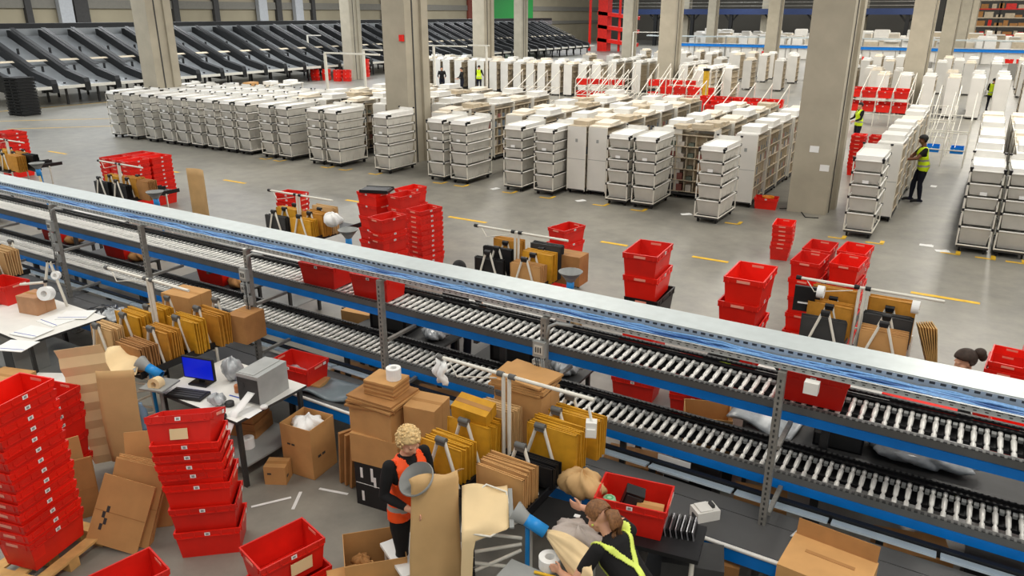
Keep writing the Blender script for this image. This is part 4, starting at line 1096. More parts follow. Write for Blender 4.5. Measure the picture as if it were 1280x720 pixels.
# ============ centre station, beside the woman in orange
BX, BY = -3.16, 4.50
mailer_rack(BX, BY, 1.40, 'white tube mailer rack beside the woman in orange, full of gold mailers')
zb = .98
bundle(BX-.36, BY+.05, zb, 0, 9, .44, .33, 'gold', 'front left of the rack beside the woman in orange')
bundle(BX-.30, BY+.38, zb, 0, 9, .46, .38, 'gold', 'second row left of the rack by the woman in orange', lean=.05)
bundle(BX-.24, BY+.72, zb, 0, 8, .40, .40, 'kraft', 'third row left of the rack by the woman in orange')
bundle(BX+.28, BY-.02, zb, .0, 10, .46, .32, 'card', 'front right of the rack beside the woman in orange')
bundle(BX+.36, BY+.36, zb, 0, 9, .44, .20, 'black', 'low behind the folded cartons, centre rack')
bundle(BX+.40, BY+.66, zb, 0, 9, .50, .40, 'gold', 'second row right of the rack by the woman in orange')
bundle(BX+.46, BY+.98, zb, 0, 8, .50, .40, 'gold', 'rearmost right of the rack by the woman in orange')
carton((BX-.33, BY+.52, zb+.40), (.36, .2, .14), .1, 'small gold carton lying on the mailers left of the mast', m_=GOLD, tilt=(.25, .1))
carton((BX-.12, BY+1.12, .96), (.52, .36, .52), .0, 'tall brown carton standing rear left of the centre rack')
for i in range(5):
    b = MB().box((0, 0, .012), (.56, .40, .02)); tag(b.build('cardboard_sheet', CARD, None, (BX-.14+R.uniform(-.03, .03), BY+1.12, 1.49+.024*i), R.uniform(-.12, .12)), 'cardboard sheet lying on the tall carton in the centre rack', 'sheet', 'cardboard sheets on the tall carton')
b = MB(); b.grid(lambda u, v: Vector(((u-.5)*.16+.02*math.sin(v*9), .05*math.sin(u*4)+.02*math.cos(v*7), -.22*v)), 6, 6); o = b.build('cloth_bag', PAPER, None, (BX-.70, BY+.53, 1.83)); so = o.modifiers.new('t', 'SOLIDIFY'); so.thickness = .05
tag(o, 'small white cloth hanging from the left end of the centre crossbar', 'cloth')
b = MB(); b.box((0, 0, 0), (.09, .08, .14)); b.box((0, -.045, -.02), (.07, .02, .07)); b.tube((0, 0, .07), (-.03, .02, .2), .012, 6); tag(b.build('hand_scanner', WHITE, None, (BX+.86, BY+.50, 1.62), .4), 'white hand scanner hanging from the right end of the centre crossbar', 'scanner')
# funnel held by the woman with a long brown sheet
def funnel(loc, ax, r, l, label, m_=GREYP, nozzle=None):
    t = thing('paper_funnel', label, 'funnel', loc); t.rotation_euler = Vector(ax).to_track_quat('Z', 'Y').to_euler()
    m = MB(); m.lathe([(r, 0), (r*1.04, .01), (r*.98, .03), (r*.55, l*.55), (r*.34, l), (r*.30, l), (r*.50, l*.55), (r*.93, .03), (r, 0)], 28); m.build('cone', m_, t)
    if nozzle: MB().lathe([(r*.33, l-.02), (r*.36, l-.02), (r*.36, l+nozzle), (r*.30, l+nozzle)], 18).build('nozzle', BLUEP, t)
    return t
q = at(524, 600, 1.36); funnel((q.x-.02, q.y-.02, q.z+.02), (.12, .50, -.80), .15, .20, 'grey paper funnel held by the woman in orange')
p0 = at(513, 606, 1.36); p1 = at(574, 596, 1.36); rtv = (p1-p0)
def big(u, v):
    a = p0.lerp(p1, u); 
    if v < .12: s = v/.12; return a + Vector((-.02, .10*(1-s), .04*math.sin(s*1.6)+.02*math.sin(u*7)))
    s = (v-.12)/.88
    return a + Vector((.05*s*u, -.06*math.sin(s*1.5)-.02*math.sin(u*3.1), -1.1*s)) + Vector((.0, .012*math.sin(u*9+v*6), .035))
t = papersheet('kraft_sheet', big, 14, 26, KRAFT); tag(t, 'long brown kraft sheet hanging from the grey funnel, front centre', 'paper')
# wire stand with pale sheet, nozzle and crumpled sheet in the bending woman's hand
def stand(c, yaw, label, sh_label, fold='tent'):
    t = thing('paper_dispenser', label, 'dispenser', (c[0], c[1], 0), yaw)
    w_ = MB(); w_.path([(-.22, -.16, 1.06), (-.20, .10, 1.16), (-.02, .20, 1.24), (.14, .12, 1.22), (.17, -.10, 1.08), (.0, -.20, 1.04), (-.22, -.16, 1.06)], .009, 6); w_.build('wire_loop', WHITED, t)
    MB().box((.17, .0, 1.15), (.035, .36, .02), rot=(.35, 0, 0)).build('holder_bar', GREYP, t)
    m = MB(); M = Matrix.Translation((.19, -.02, 1.14)) @ Vector((.8, -.35, -.42)).to_track_quat('Z', 'Y').to_matrix().to_4x4()
    m.lathe([(.085, 0), (.09, .01), (.06, .09), (.05, .13)], 20, M=M); m.build('cone', GREYP, t)
    m = MB(); m.lathe([(.048, .11), (.052, .11), (.052, .30), (.045, .30)], 20, M=M); m.build('nozzle', BLUEP, t)
    m = MB(); m.tube((.30, -.05, .0), (.30, -.05, 1.0), .02, 10); m.build('pole', BLUEP, t)
    m = MB(); m.box((.30, -.05, .015), (.36, .36, .03)); m.build('foot', DARKM, t)
    for k in range(7):
        z = .35+.1*k; m = MB(); m.tube((-.16, -.02, z), (.26, .06, z+.14*((k % 3)-1)), .015, 8); m.box((-.15, -.02, z), (.05, .05, .05), 1); m.build('frame_tube', [WHITED, BLACKP], t)
    for xx in (-.18,): m = MB(); m.tube((xx, 0, 0), (xx, 0, 1.1), .018, 8); m.build('frame_post', WHITED, t)
    return t
cB = at(612, 640, 1.12); yB = YAW+.05
stand((cB.x, cB.y), yB, 'white tube paper dispenser with blue nozzle and pole at front centre', '')
MBt = Matrix.Translation((cB.x, cB.y, 0)) @ Matrix.Rotation(yB, 4, 'Z')
def tent(u, v):
    x = -.22+.37*u
    if v < .55: s = v/.55; return MBt @ Vector((x, .20-.38*s, 1.235-.15*s+.02*math.sin(u*6+s*5)))
    s = (v-.55)/.45; return MBt @ Vector((-.22+(x+.22)*(1-.74*min(1, s*7))-.03*s, -.18-.05*s, 1.085-.06*min(1, s*4)-.62*s*(1-u*.2)+.01*math.sin(u*8)))
t = papersheet('kraft_sheet', tent, 12, 18, KRAFTP); tag(t, 'pale kraft sheet draped over the wire loop, front centre', 'paper')
n0 = MBt @ Vector((.44, -.13, 1.0)); n1 = at(738, 712, 1.12)
def crumple(u, v):
    c_ = n0.lerp(n1, u); w_ = .035+.17*min(1, u*1.6); a = (v-.5)*2*PI*.9
    side = Vector((.49, -.8, 0)); up = Vector((0, 0, 1))
    rr = w_*(1+.14*math.sin(a*5+u*4)+.06*math.sin(a*11))
    return c_ + side*math.sin(a)*rr + up*math.cos(a)*rr*.55 + Vector((0, 0, -.02*u))
t = papersheet('kraft_sheet', crumple, 22, 48, KRAFTP); tag(t, 'crumpled kraft paper pulled from the blue nozzle by the bending woman', 'paper')
# packing table and things at the front centre
table(-2.52, -1.90, 3.35, 4.1, .84, 'grey packing table under the front centre dispenser', top=GREYP)
p = at(687, 700, .9); tape_roll((p.x, p.y, .842), 'wide clear tape roll on the grey table front centre', PAPER, .085, .09)
b = MB(); b.tube((0, 0, 0), (.17, 0, 0), .012, 8); tag(b.build('marker_pen', YEL, None, (p.x-.06, p.y-.13, .855), .2), 'yellow marker lying in front of the tape roll', 'pen')
b = MB(); b.box((0, 0, .012), (.62, .42, .024)); b.box((.18, .05, .026), (.05, .04, .002), 1); p = at(700, 642, .95); tag(b.build('rubber_mat', [BLACKM, PAPER], None, (p.x-.05, p.y, .90), .15), 'black work mat beside the bending woman', 'mat')
MB().box((0, 0, 0), (.01, .01, .01))
def bag(c, r, label, m_, seed=1, fl=.6):
    m = MB(); rr = random.Random(seed)
    def P(u, v):
        a = u*2*PI; e = (v-.5)*PI
        k = 1+.18*math.sin(a*3+seed)*math.cos(e*2)+.10*math.sin(a*7+v*9+seed)+.07*math.sin(a*13+v*15)
        return Vector((math.cos(a)*math.cos(e)*r[0]*k, math.sin(a)*math.cos(e)*r[1]*k, (math.sin(e)*k)*r[2]+r[2]))
    m.grid(P, 40, 20); o = m.build(label[1], m_, None, c); return tag(o, label[0], label[2])
p = at(728, 607, 1.0); bag((p.x, p.y, .9), (.20, .14, .12), ('crumpled brown paper heap behind the bending woman', 'crumpled_paper', 'paper'), KRAFT, 3)
p = at(722, 672, .95); bag((p.x, p.y, .86), (.22, .15, .10), ('crumpled pale grey bag under the bending woman\'s arm', 'crumpled_bag', 'bag'), mat('pale grey bag', (186, 174, 166), .6, var=.08, bump=.2), 8)
# tote on the bench with its contents, bench
ya = .16; tc = (-1.91, 5.08)
tb = thing('side_bench', 'dark side bench carrying the red tote behind the bending woman', 'bench', (tc[0]+.1, tc[1]-.05, 0), ya)
MB().box((0, 0, .78), (1.0, .46, .04)).build('bench_top', BLACKP, tb)
for sx in (-1, 1):
    for sy in (-1, 1): MB().tube((sx*.45, sy*.18, 0), (sx*.45, sy*.18, .76), .02, 8).build('leg', WHITED, tb)
stack(tc[0], tc[1], ya, [], 'with goods inside, on the bench behind the bending woman', .802)
def inTote(dx, dy, z): return (tc[0]+math.cos(ya)*dx-math.sin(ya)*dy, tc[1]+math.sin(ya)*dx+math.cos(ya)*dy, .802+z)
b = MB(); b.box((0, 0, .12), (.16, .11, .25)); b.box((0, -.058, .12), (.13, .006, .2), 1); tag(b.build('boxed_item', [BLACKP, DARKG], None, inTote(-.06, .03, .07), ya+.2), 'black boxed item standing in the red tote', 'item').rotation_euler = (.15, .25, ya+.2)
carton(inTote(.14, -.03, .06), (.22, .13, .16), ya+.05, 'small brown carton inside the red tote', tilt=(.2, 0))
b = MB(); b.lathe([(.001, 0), (.05, 0), (.06, .02), (.06, .06), (.05, .08), (.001, .08)], 8); b.lathe([(.02, .081), (.035, .081)], 12, 1); tag(b.build('soap_pack', [mat('pale green pack', (150, 204, 160), .4), mat('mid green print', (90, 160, 110), .5)], None, inTote(-.20, -.07, .15), ya), 'pale green packet in the left end of the red tote', 'packet')
carton(inTote(-.20, -.05, .008), (.12, .16, .13), ya, 'brown box hidden under the pale green packet')
# stack of slim silver and black pouches
p = at(848, 668, .78)
pm = MB(); pm.box((0, 0, .13), (.24, .008, .26)); pm.box((0, -.005, .13), (.20, .003, .20), 1); pmm = pm.mesh('pouch', [mat('silver pouch', (168, 168, 172), .25, metal=.6, var=.2), BLACKP])
pm2 = MB(); pm2.box((0, 0, .13), (.24, .008, .26)); pm2b = pm2.mesh('pouch', BLACKP)
for i in range(16):
    o = ob('plastic_pouch', pmm if i % 2 else pm2b, None, (p.x-.16+.022*i, p.y-.02+.006*i, .62), 1.45+.02*i); o.rotation_euler = (-.25, .05, 1.75)
    tag(o, '%s plastic pouch filed upright right of the red tote on the bench' % ('silver' if i % 2 else 'black'), 'pouch', '%s pouches right of the tote' % ('silver' if i % 2 else 'black'))
b = MB(); b.box((.08, 0, .28), (.5, .34, .56)); tag(b.build('steel_bin', DARKG, None, (p.x+.05, p.y+.02, .05), .3), 'dark bin under the row of pouches', 'bin')
p = at(882, 632, .72); b = MB(); b.box((0, 0, .05), (.15, .22, .10)); b.box((0, -.02, .105), (.13, .12, .02)); b.box((.0, .06, .12), (.07, .03, .03), 1); b.box((.02, -.115, .04), (.08, .01, .04), 1)
tag(b.build('label_printer', [WHITE, DARKG], None, (p.x, p.y, .60), -.75), 'small white label printer on the belt right of the pouches', 'printer')
# cartons near the right foreground
p = at(1030, 690, .95); t = carton((p.x+.05, p.y-.12, .45), (.62, .46, .50), -.08, 'large brown carton at the bottom edge below the first post', marks=0, seam=False)
MB().box((.0, .235, .56), (.60, .006, .14), rot=(-.22, 0, 0)).build('flap', CARDD, t); MB().box((0, .05, .502), (.36, .035, .004)).build('handle_slot', CARDD, t)
b = MB(); b.box((0, 0, .22), (.9, .6, .44)); tag(b.build('dark_crate', BLACKP, None, (p.x+.05, p.y-.12, 0), -.08), 'dark crate under the large brown carton at the bottom edge', 'crate')
p = at(1005, 668, .75); b = MB(); b.grid(lambda u, v: Vector(((u-.5)*.22, (v-.5)*.10, .02*math.sin(u*9)+.02*v)), 8, 4); o = b.build('paper_scrap', PAPER, None, (p.x, p.y+.1, .62), -.4); so = o.modifiers.new('t', 'SOLIDIFY'); so.thickness = .01; tag(o, 'white paper scrap on the belt behind the large carton', 'paper')
p = at(905, 715, .3); carton((p.x-.15, p.y+.1, 0), (.5, .4, .42), .2, 'brown carton in shadow under the belt nose', m_=CARDD)
p = at(850, 710, .4); b = MB(); b.box((0, 0, .2), (.55, .4, .4)); b.box((0, 0, .41), (.57, .42, .02)); tag(b.build('dark_crate', BLACKP, None, (p.x, p.y, 0), .2), 'black crate on the floor right of the bending woman', 'crate')
# carton open at bottom, white board table
p = at(468, 690, .45); carton((p.x, p.y, 0), (.52, .44, .52), YAW+.25, 'open brown carton with black print at bottom left of centre', True, marks=2, flap=0)
for i in range(4): bag((p.x-.1+.08*i, p.y-.05, .30+.02*i), (.09, .07, .05), ('wad of waste paper in the open carton', 'waste_paper', 'paper'), PAPER if i % 2 else CARDD, i+2) if i == 0 else None
p = at(530, 684, .46); t = thing('board_table', 'white board topped side table half behind the kraft sheet', 'table', (p.x, p.y, 0), YAW+.55)
m = MB(); m.box((0, 0, .445), (.62, .50, .03)); m.box((0, 0, .425), (.60, .48, .012), 1); m.build('table_top', [PAPER, DARKG], t)
for sx in (-1, 1):
    for sy in (-1, 1): MB().tube((sx*.27, sy*.21, 0), (sx*.27, sy*.21, .42), .02, 8).build('leg', WHITED, t)
for i in range(2): carton((p.x+.01*i, p.y, .15*i), (.44, .34, .145), YAW+.55+.05*i, 'flat brown carton under the white board table, %s' % ('lower one', 'upper one')[i], m_=CARDD, seam=False)
p = at(440, 712, .45); carton((p.x, p.y, 0), (.4, .34, .36), .9, 'tan carton corner at the bottom edge left of centre', seam=False)
# boxes behind the woman in orange
bx = at(470, 592, 0); yb = .12
carton((-4.68, 5.05, 0), (.46, .36, .52), yb, 'black printed carton standing behind the woman in orange', m_=mat('black carton', (34, 33, 34), .7, var=.15), seam=False)
k = MB()
for i, (a, c_) in enumerate(((-.18, .5), (-.02, .50), (.02, .42), (-.18, .22))): k.box((a*.8, -.181, c_-.1), (.03, .002, .12 if i != 1 else .16))
k.box((0, -.181, .27), (.44, .002, .006)); o = k.build('print_mark', PAPER, [q for q in bpy.data.objects if q.get('label') == 'black printed carton standing behind the woman in orange'][0])
carton((-4.66, 5.08, .52), (.56, .42, .33), yb+.03, 'brown carton on the black carton behind the woman in orange')
carton((-4.68, 5.10, .85), (.52, .42, .30), yb-.06, 'brown carton, second on the black carton stack', m_=CARD)
for i in range(5):
    b = MB(); b.box((0, 0, .011), (.56, .46, .02)); tag(b.build('cardboard_sheet', CARD if i % 2 else CARDD, None, (-4.68+R.uniform(-.03, .03), 5.10, 1.152+.023*i), yb+R.uniform(-.15, .15)), 'loose cardboard sheet on top of the carton stack behind the woman', 'sheet', 'cardboard sheets on the carton stack')
for i in range(7):
    b = MB(); b.box((0, 0, .011), (.36, .28, .02)); tag(b.build('cardboard_sheet', CARDD if i % 2 else CARD, None, (-4.62+R.uniform(-.01, .01), 5.12, 1.27+.022*i), yb+R.uniform(-.06, .06)), 'small folded carton bundled under the white roll', 'sheet', 'small folded cartons under the roll')
tape_roll((-4.54, 5.14, 1.425), 'white paper roll standing on top of the carton stack', PAPER, .075, .12)
carton((-4.18, 5.22, .0), (.36, .34, .85), yb, 'tall brown carton right of the carton stack, reaching the belt', m_=CARDD)
carton((-4.20, 5.22, .85), (.34, .34, .38), yb+.05, 'brown carton on the tall one right of the carton stack')
for i in range(3):
    b = MB(); b.box((0, 0, .33), (.40, .035, .66)); o = b.build('folded_carton', CARDD, None, (-5.22+.06*i, 5.2, 0.01), 1.2+.12*i); o.rotation_euler = (.12, 0, 1.2+.12*i); tag(o, 'folded carton leaning left of the black carton', 'carton', 'folded cartons left of the black carton')
# carton with waste paper by the printer table
carton((-5.80, 5.08, 0), (.42, .40, .62), .1, 'tall open carton full of white label waste beside the printer table', True, marks=2, flap=0)
bag((-5.80, 5.08, .44), (.17, .16, .10), ('heap of white label backing in the tall open carton', 'label_waste', 'paper'), PAPER, 5)
p = at(340, 605, 0); carton((p.x, p.y+.1, 0), (.24, .20, .22), .5, 'small brown carton on the floor under the printer table', marks=1)
for i in range(7): 
    carton((-6.75+R.uniform(-.02, .02), 5.02, .09*i+.232), (.42, .36, .085), .3+R.uniform(-.1, .1), 'flat brown carton on the shelf of the printer table, %s' % ORD[6-i], m_=CARDD, seam=False) if i < 5 else None
p = at(342, 556, .3); tape_roll((-6.42, 4.75, .232), 'white paper roll on the shelf of the printer table', PAPER, .07, .12)
# ============ near left station with screen and printer
AX, AY = -8.16, 4.42
mailer_rack(AX, AY, 1.40, 'white tube mailer rack above the blue screen, near left', bar=(-.85, .75))
bundle(AX-.34, AY+.04, zb, 0, 8, .42, .36, 'kraft', 'front left of the near left rack', lean=.04)
bundle(AX-.30, AY+.38, zb, 0, 9, .46, .42, 'gold', 'second row left of the near left rack')
bundle(AX-.28, AY+.72, zb, 0, 7, .40, .40, 'gold', 'third row left of the near left rack')
bundle(AX+.30, AY-.02, zb, 0, 9, .46, .30, 'cardd', 'front right of the near left rack')
bundle(AX+.30, AY+.32, zb, 0, 9, .46, .36, 'ochre', 'second row right of the near left rack')
bundle(AX+.36, AY+.64, zb, 0, 8, .50, .40, 'gold', 'third row right of the near left rack')
bundle(AX+.42, AY+.94, zb, 0, 8, .50, .40, 'ochre', 'rearmost right of the near left rack')
carton((AX-.2, AY+1.15, zb), (.5, .36, .5), .1, 'brown carton at the rear of the near left rack')
carton((AX+.72, AY+1.3, .98), (.30, .34, .36), .1, 'brown carton right of the near left rack', m_=CARDD)
table(-7.45, -6.06, 4.38, 5.36, .84, 'white packing table with printer and blue screen, near left')
for i in range(4): MB()
p = at(238, 484, .86); t = thing('monitor', 'computer monitor showing a plain blue screen under the near left rack', 'monitor', (p.x, p.y+.14, .842), .25)
m = MB(); m.box((0, 0, .20), (.42, .03, .27)); m.build('case', BLACKP, t); MB().box((0, -.017, .20), (.39, .004, .24)).build('screen', SCREEN, t); m = MB(); m.box((0, .02, .05), (.06, .03, .1)); m.box((0, .02, .01), (.24, .18, .02)); m.build('foot', BLACKP, t)
b = MB(); b.box((0, 0, .015), (.44, .2, .03)); 
for i in range(4): b.box((0, -.07+.045*i, .033), (.40, .03, .008), 1)
tag(b.build('keyboard', [BLACKP, DARKG], None, (p.x+.12, p.y-.12, .842), .3), 'black keyboard in front of the blue screen', 'keyboard')
p = at(318, 492, .9); t = thing('label_printer', 'large grey label printer feeding white labels on the near left table', 'printer', (p.x+.02, p.y+.12, .842), .12)
m = MB(); m.box((0, 0, .17), (.30, .46, .34)); m.box((-.03, 0, .342), (.22, .42, .012)); m.build('housing', mat('printer grey', (168, 170, 168), .45, var=.1), t)
m = MB(); m.box((0, -.233, .16), (.28, .01, .28)); m.box((-.08, -.24, .22), (.08, .01, .05)); m.build('front_panel', DARKG, t)
papersheet('label_strip', lambda u, v: Vector(((u-.5)*.10+.05, -.24-.42*v, .15-.10*min(1, v*2)-.42*max(0, v-.62)*1.2)), 3, 14, PAPER, t)
k = MB(); k.box((.15, -.1, .0012), (.55, .02, .002)); k.box((-.1, .2, .0012), (.5, .02, .002)); k.box((.35, .1, .0012), (.02, .4, .002)); k.box((.3, -.3, .001), (.3, .2, .0015), 1)
o = k.build('blue_tape', [mat('blue printed line', (50, 80, 170), .5), PAPER], None, (-6.5, 4.85, .8405), .1); tag(o, 'blue tape lines stuck on the near left table top', 'tape')
small = [(287, 505, .05, .05, 'dark round tape roll on the near left table', DARKG), (297, 488, .035, .09, 'small amber bottle between screen and printer', mat('amber bottle', (196, 120, 70), .3)), (276, 520, .06, .03, 'black scanner puck on the near left table', BLACKP), (330, 508, .04, .03, 'white sticker roll on the near left table', PAPER)]
for px, py, r, h, lab, m_ in small:
    p = at(px, py, .86); m = MB(); m.lathe([(.001, 0), (r, 0), (r, h*.85), (r*.8, h), (.001, h)], 16); tag(m.build('desk_item', m_, None, (p.x, p.y, .842)), lab, 'item')
p = at(290, 460, 1.0); bag((p.x, p.y, .86), (.12, .10, .13), ('crumpled clear film bag beside the blue screen', 'film_bag', 'bag'), FILM, 4)
p = at(272, 500, .9); bag((p.x, p.y, .85), (.10, .08, .06), ('crumpled clear film in front of the screen', 'film_bag', 'bag'), FILM, 9)
# paper dispenser of the near left station and its accordion sheet
cA = at(152, 452, 1.15); yA = YAW+.15
stand((cA.x, cA.y), yA, 'white tube paper dispenser with blue nozzle, near left', '')
MA = Matrix.Translation((cA.x, cA.y, 0)) @ Matrix.Rotation(yA, 4, 'Z')
t = papersheet('kraft_sheet', lambda u, v: MA @ Vector((-.20+.40*u, .20-.40*v, 1.245-.16*v+.02*math.sin(u*6+v*5))), 12, 10, KRAFTP); tag(t, 'pale kraft sheet on the wire loop, near left', 'paper')
t = papersheet('kraft_sheet', lambda u, v: at(119, 464, 1.30).lerp(at(167, 462, 1.30), u)+Vector((.02*math.sin(u*3), -.03*math.sin(v*2.5), -1.1*v)), 10, 12, KRAFT); tag(t, 'smooth brown kraft sheet hanging below the near left wire loop', 'paper')
e0, e1 = at(69, 437, 1.5), at(127, 429, 1.5); dv = (e1-e0)
def acc(u, v):
    f = v*6.5; zz = abs((f % 1)-.5)
    return e0.lerp(e1, u) + dv.normalized()*(.16*v) + Vector((.49, -.8, 0))*(.06*zz+.05*v) + Vector((0, 0, -1.42*v))
t = papersheet('kraft_sheet', acc, 8, 52, KRAFTP); tag(t, 'creased fanfold kraft sheet hanging to the floor, near left', 'paper')
for pl in t.data.polygons: pl.use_smooth = False
p = at(180, 530, .6); m = MB(); m.lathe([(.001, 0), (.055, 0), (.058, .02), (.05, .08), (.058, .14), (.055, .22), (.02, .28), (.02, .31), (.001, .31)], 18); tag(m.build('water_bottle', mat('blue clear bottle', (130, 160, 190), .15, alpha=.75, var=.05), None, (p.x, p.y, .55)), 'blue tinted plastic bottle standing behind the leaning red stack', 'bottle')
b = MB(); b.box((0, 0, .27), (.3, .26, .54)); tag(b.build('side_cabinet', GREYP, None, (p.x, p.y, .005), .4), 'small grey cabinet under the blue bottle', 'cabinet')
p = at(199, 478, 1.0); tape_roll((p.x, p.y, 1.0), 'wide brown tape roll on its side near the left nozzle', KRAFTP, .075, .10, rot=(1.4, .3, .3))
b = MB(); b.box((0, 0, .0), (.3, .3, .02)); b.tube((0, 0, -.95), (0, 0, 0), .02, 8); b.box((0, 0, -.94), (.3, .3, .02)); tag(b.build('side_shelf', GREYP, None, (p.x, p.y, .97), .3), 'small grey post shelf under the brown tape roll', 'shelf')
# flattened cartons on the floor
def flat(px, py, w_, h, yaw, lean, label, m_=CARD, n=1, z=0, marks=0, roll=0.):
    p = at(px, py, 0)
    for i in range(n):
        m = MB(); m.box((0, 0, h/2), (w_, .014, h)); m.box((0, -.008, h*.48), (w_*.98, .002, .006), 1)
        if marks and i == 0:
            for k in range(marks): m.box((-w_*.3+.03*(k % 2), -.0085, h*(.25+.09*k)), (.03, .002, .06), 2)
        o = m.build('flattened_carton', [m_, CARDD, DARKG if marks < 5 else mat('blue print', (60, 70, 170), .6)], None, (p.x-math.sin(yaw)*.022*i, p.y+math.cos(yaw)*.022*i, z)); o.rotation_euler = (-lean, roll+R.uniform(-.03, .03)*(n > 1), yaw); o.location.z += abs(math.sin(roll))*w_*.45
        tag(o, label, 'carton', None if n == 1 else 'bundle of '+label)
flat(140, 690, .52, .66, YAW-.15, .42, 'flattened carton with black print leaning in front on the floor', marks=4, roll=.22)
flat(155, 683, .50, .78, YAW-.1, .40, 'plain flattened carton behind the printed one on the floor', n=5, roll=.18)
flat(190, 660, .40, .98, YAW+.2, .35, 'tall flattened carton with blue mark leaning by the leaning stack', marks=5)
flat(95, 640, .36, .80, 1.25, .12, 'flattened carton with blue lettering by the fanfold sheet', marks=5, n=1)
flat(104, 648, .36, .62, 1.1, .18, 'narrow flattened carton below the fanfold sheet', m_=CARDD, n=2)
# ============ far near-left station (table with white sheets) at the left edge
table(-11.75, -10.0, 4.30, 5.38, .84, 'white packing table with printed sheets at the left edge')
for i, (px, py) in enumerate(((70, 400), (40, 415), (20, 432), (95, 394))):
    p = at(px, py, .85); b = MB(); b.box((0, 0, .004), (.42, .32, .008)); b.box((0, -.1, .0085), (.4, .012, .001), 1); tag(b.build('printed_sheet', [PAPER, mat('blue printed line', (50, 80, 170), .5)], None, (p.x, p.y, .842+.009*(i % 2)), .2*i), 'white printed sheet on the left edge table, %s from the right' % NTH[(1, 2, 3, 0)[i]], 'paper')
carton((-11.05, 5.0, .842), (.36, .30, .26), .2, 'worn brown carton on the left edge table', m_=mat('pinkish worn card', (186, 140, 104), .8))
CX_, CY_ = -13.1, 4.42
mailer_rack(CX_, CY_, 1.40, 'white tube mailer rack cut by the left edge, near side')
bundle(CX_+.30, CY_+.30, zb, 0, 8, .46, .36, 'gold', 'front right of the rack cut by the left edge')
bundle(CX_+.36, CY_+.94, zb, 0, 9, .50, .40, 'kraft', 'rear right of the rack cut by the left edge')
carton((CX_+.42, CY_+.62, zb), (.5, .26, .30), 0, 'brown carton amid the rack cut by the left edge')
t = thing('roll_stand', 'white tube stand holding paper rolls left of the post with cords', 'stand', (-10.95, 5.2, 0), .2)
for (a, b_) in (((-.25, 0, .84), (-.1, .1, 1.5)), ((.1, .1, .84), (-.05, .1, 1.5)), ((-.55, -.05, 1.15), (-.1, 0, 1.22)), ((-.12, .1, 1.5), (.02, .1, 1.5))): 
    m = MB(); m.tube(a, b_, .02, 8); m.tube(b_, tuple(Vector(b_)+Vector((0, 0, .03))), .028, 8, 1); m.build('tube', [WHITED, BLACKP], t)
tape_roll((-10.85, 5.1, 1.12), 'white paper roll hung on the tube stand at left', PAPER, .10, .12, rot=(1.3, .2, .5)); tape_roll((-10.82, 5.25, 1.35), 'small white roll high on the tube stand at left', PAPER, .06, .06, rot=(1.3, .2, .5))
p = at(66, 520, .8); t = thing('desktop_computer', 'pale grey computer tower under the left edge table', 'computer', (-10.55, 4.5, .232), .1); m = MB(); m.box((0, 0, .22), (.22, .46, .44)); m.build('case', GREYP, t); MB().box((0, -.233, .22), (.2, .008, .42)).build('front_panel', DARKG, t)
stack(-11.9, 5.0, .15, [], 'standing on the left edge table by the brown carton', .842)
b = MB(); b.box((0, 0, .42), (.6, .5, .06)); b.box((0, 0, .2), (.5, .4, .4)); tag(b.build('white_bench', WHITE, None, at(52, 490, .4)+Vector((-.1, .15, -.4)), .5), 'low white bench behind the red stacks at left', 'bench')
p = at(8, 480, .6); carton((p.x-.2, p.y+.1, 0), (.5, .4, .62), .3, 'brown carton at the left edge behind the red stacks')
# ============ bits lying on the belt and under it
bits = [(408, 470, .62, (.30, .22, .07), 'small flat brown carton lying on the belt left of centre', CARD), (505, 0, 0, None, '', None)]
p = at(408, 470, .62); carton((p.x, 5.72, .602), (.36, .26, .07), .25, 'flat brown carton lying on the belt left of centre', seam=False)
for i, (px, lab) in enumerate(((350, 'grey plastic mailers heaped on the belt left of centre'), (600, 'clear film wad on the belt near the rack mast'), )): 
    p = at(px, 470 if i == 0 else 545, .62); bag((p.x, 5.72, .602), (.34, .20, .06), (lab, 'film_heap', 'bag'), FILM, 11+i)
p = at(380, 505, .7); b = MB(); b.grid(lambda u, v: Vector(((u-.5)*.7, (v-.5)*.42, .03*math.sin(u*7)*math.cos(v*5)+.06)), 16, 10); o = b.build('plastic_mailer', mat('slate plastic', (112, 124, 130), .35, bump=.2), None, (-6.05, 5.72, .565), .1); so = o.modifiers.new('t', 'SOLIDIFY'); so.thickness = .03; tag(o, 'slate grey plastic sheet spread between printer table and belt', 'plastic')
for i in range(6):
    x = -6.6+1.35*i; carton((x, 6.66, .0), (.5+.1*(i % 2), .36, .36), .05*i, 'brown carton on the floor under the lower conveyor, %s from the left' % NTH[i], m_=CARDD)
    if i % 2: b = MB(); b.box((0, 0, .21), (.5, .36, .42)); b.box((0, 0, .43), (.52, .38, .02)); tag(b.build('dark_crate', BLACKP, None, (x+.66, 6.66, 0)), 'dark crate under the lower conveyor, %s from the left' % NTH[i//2], 'crate')
b = MB(); b.lathe([(.001, -.03), (.05, -.03), (.06, 0), (.05, .03), (.001, .03)], 16); b.box((0, .02, -.05), (.03, .04, .06)); o = b.build('warning_lamp', mat('amber lamp', (255, 180, 30), .3), None, (-3.78, 6.36, .66)); o.rotation_euler = (1.2, 0, 0); tag(o, 'round amber lamp under the lower blue rail behind the rack', 'lamp')
b = MB(); b.box((0, 0, 0), (.34, .003, .22)); tag(b.build('paper_sign', PAPER, None, (at(700, 560, .62).x+1.1, 6.385, .56)), 'pale paper sheet hanging under the lower blue rail', 'paper')
DFILM = mat('dark film', (40, 41, 43), .2, var=.3, bump=.8)
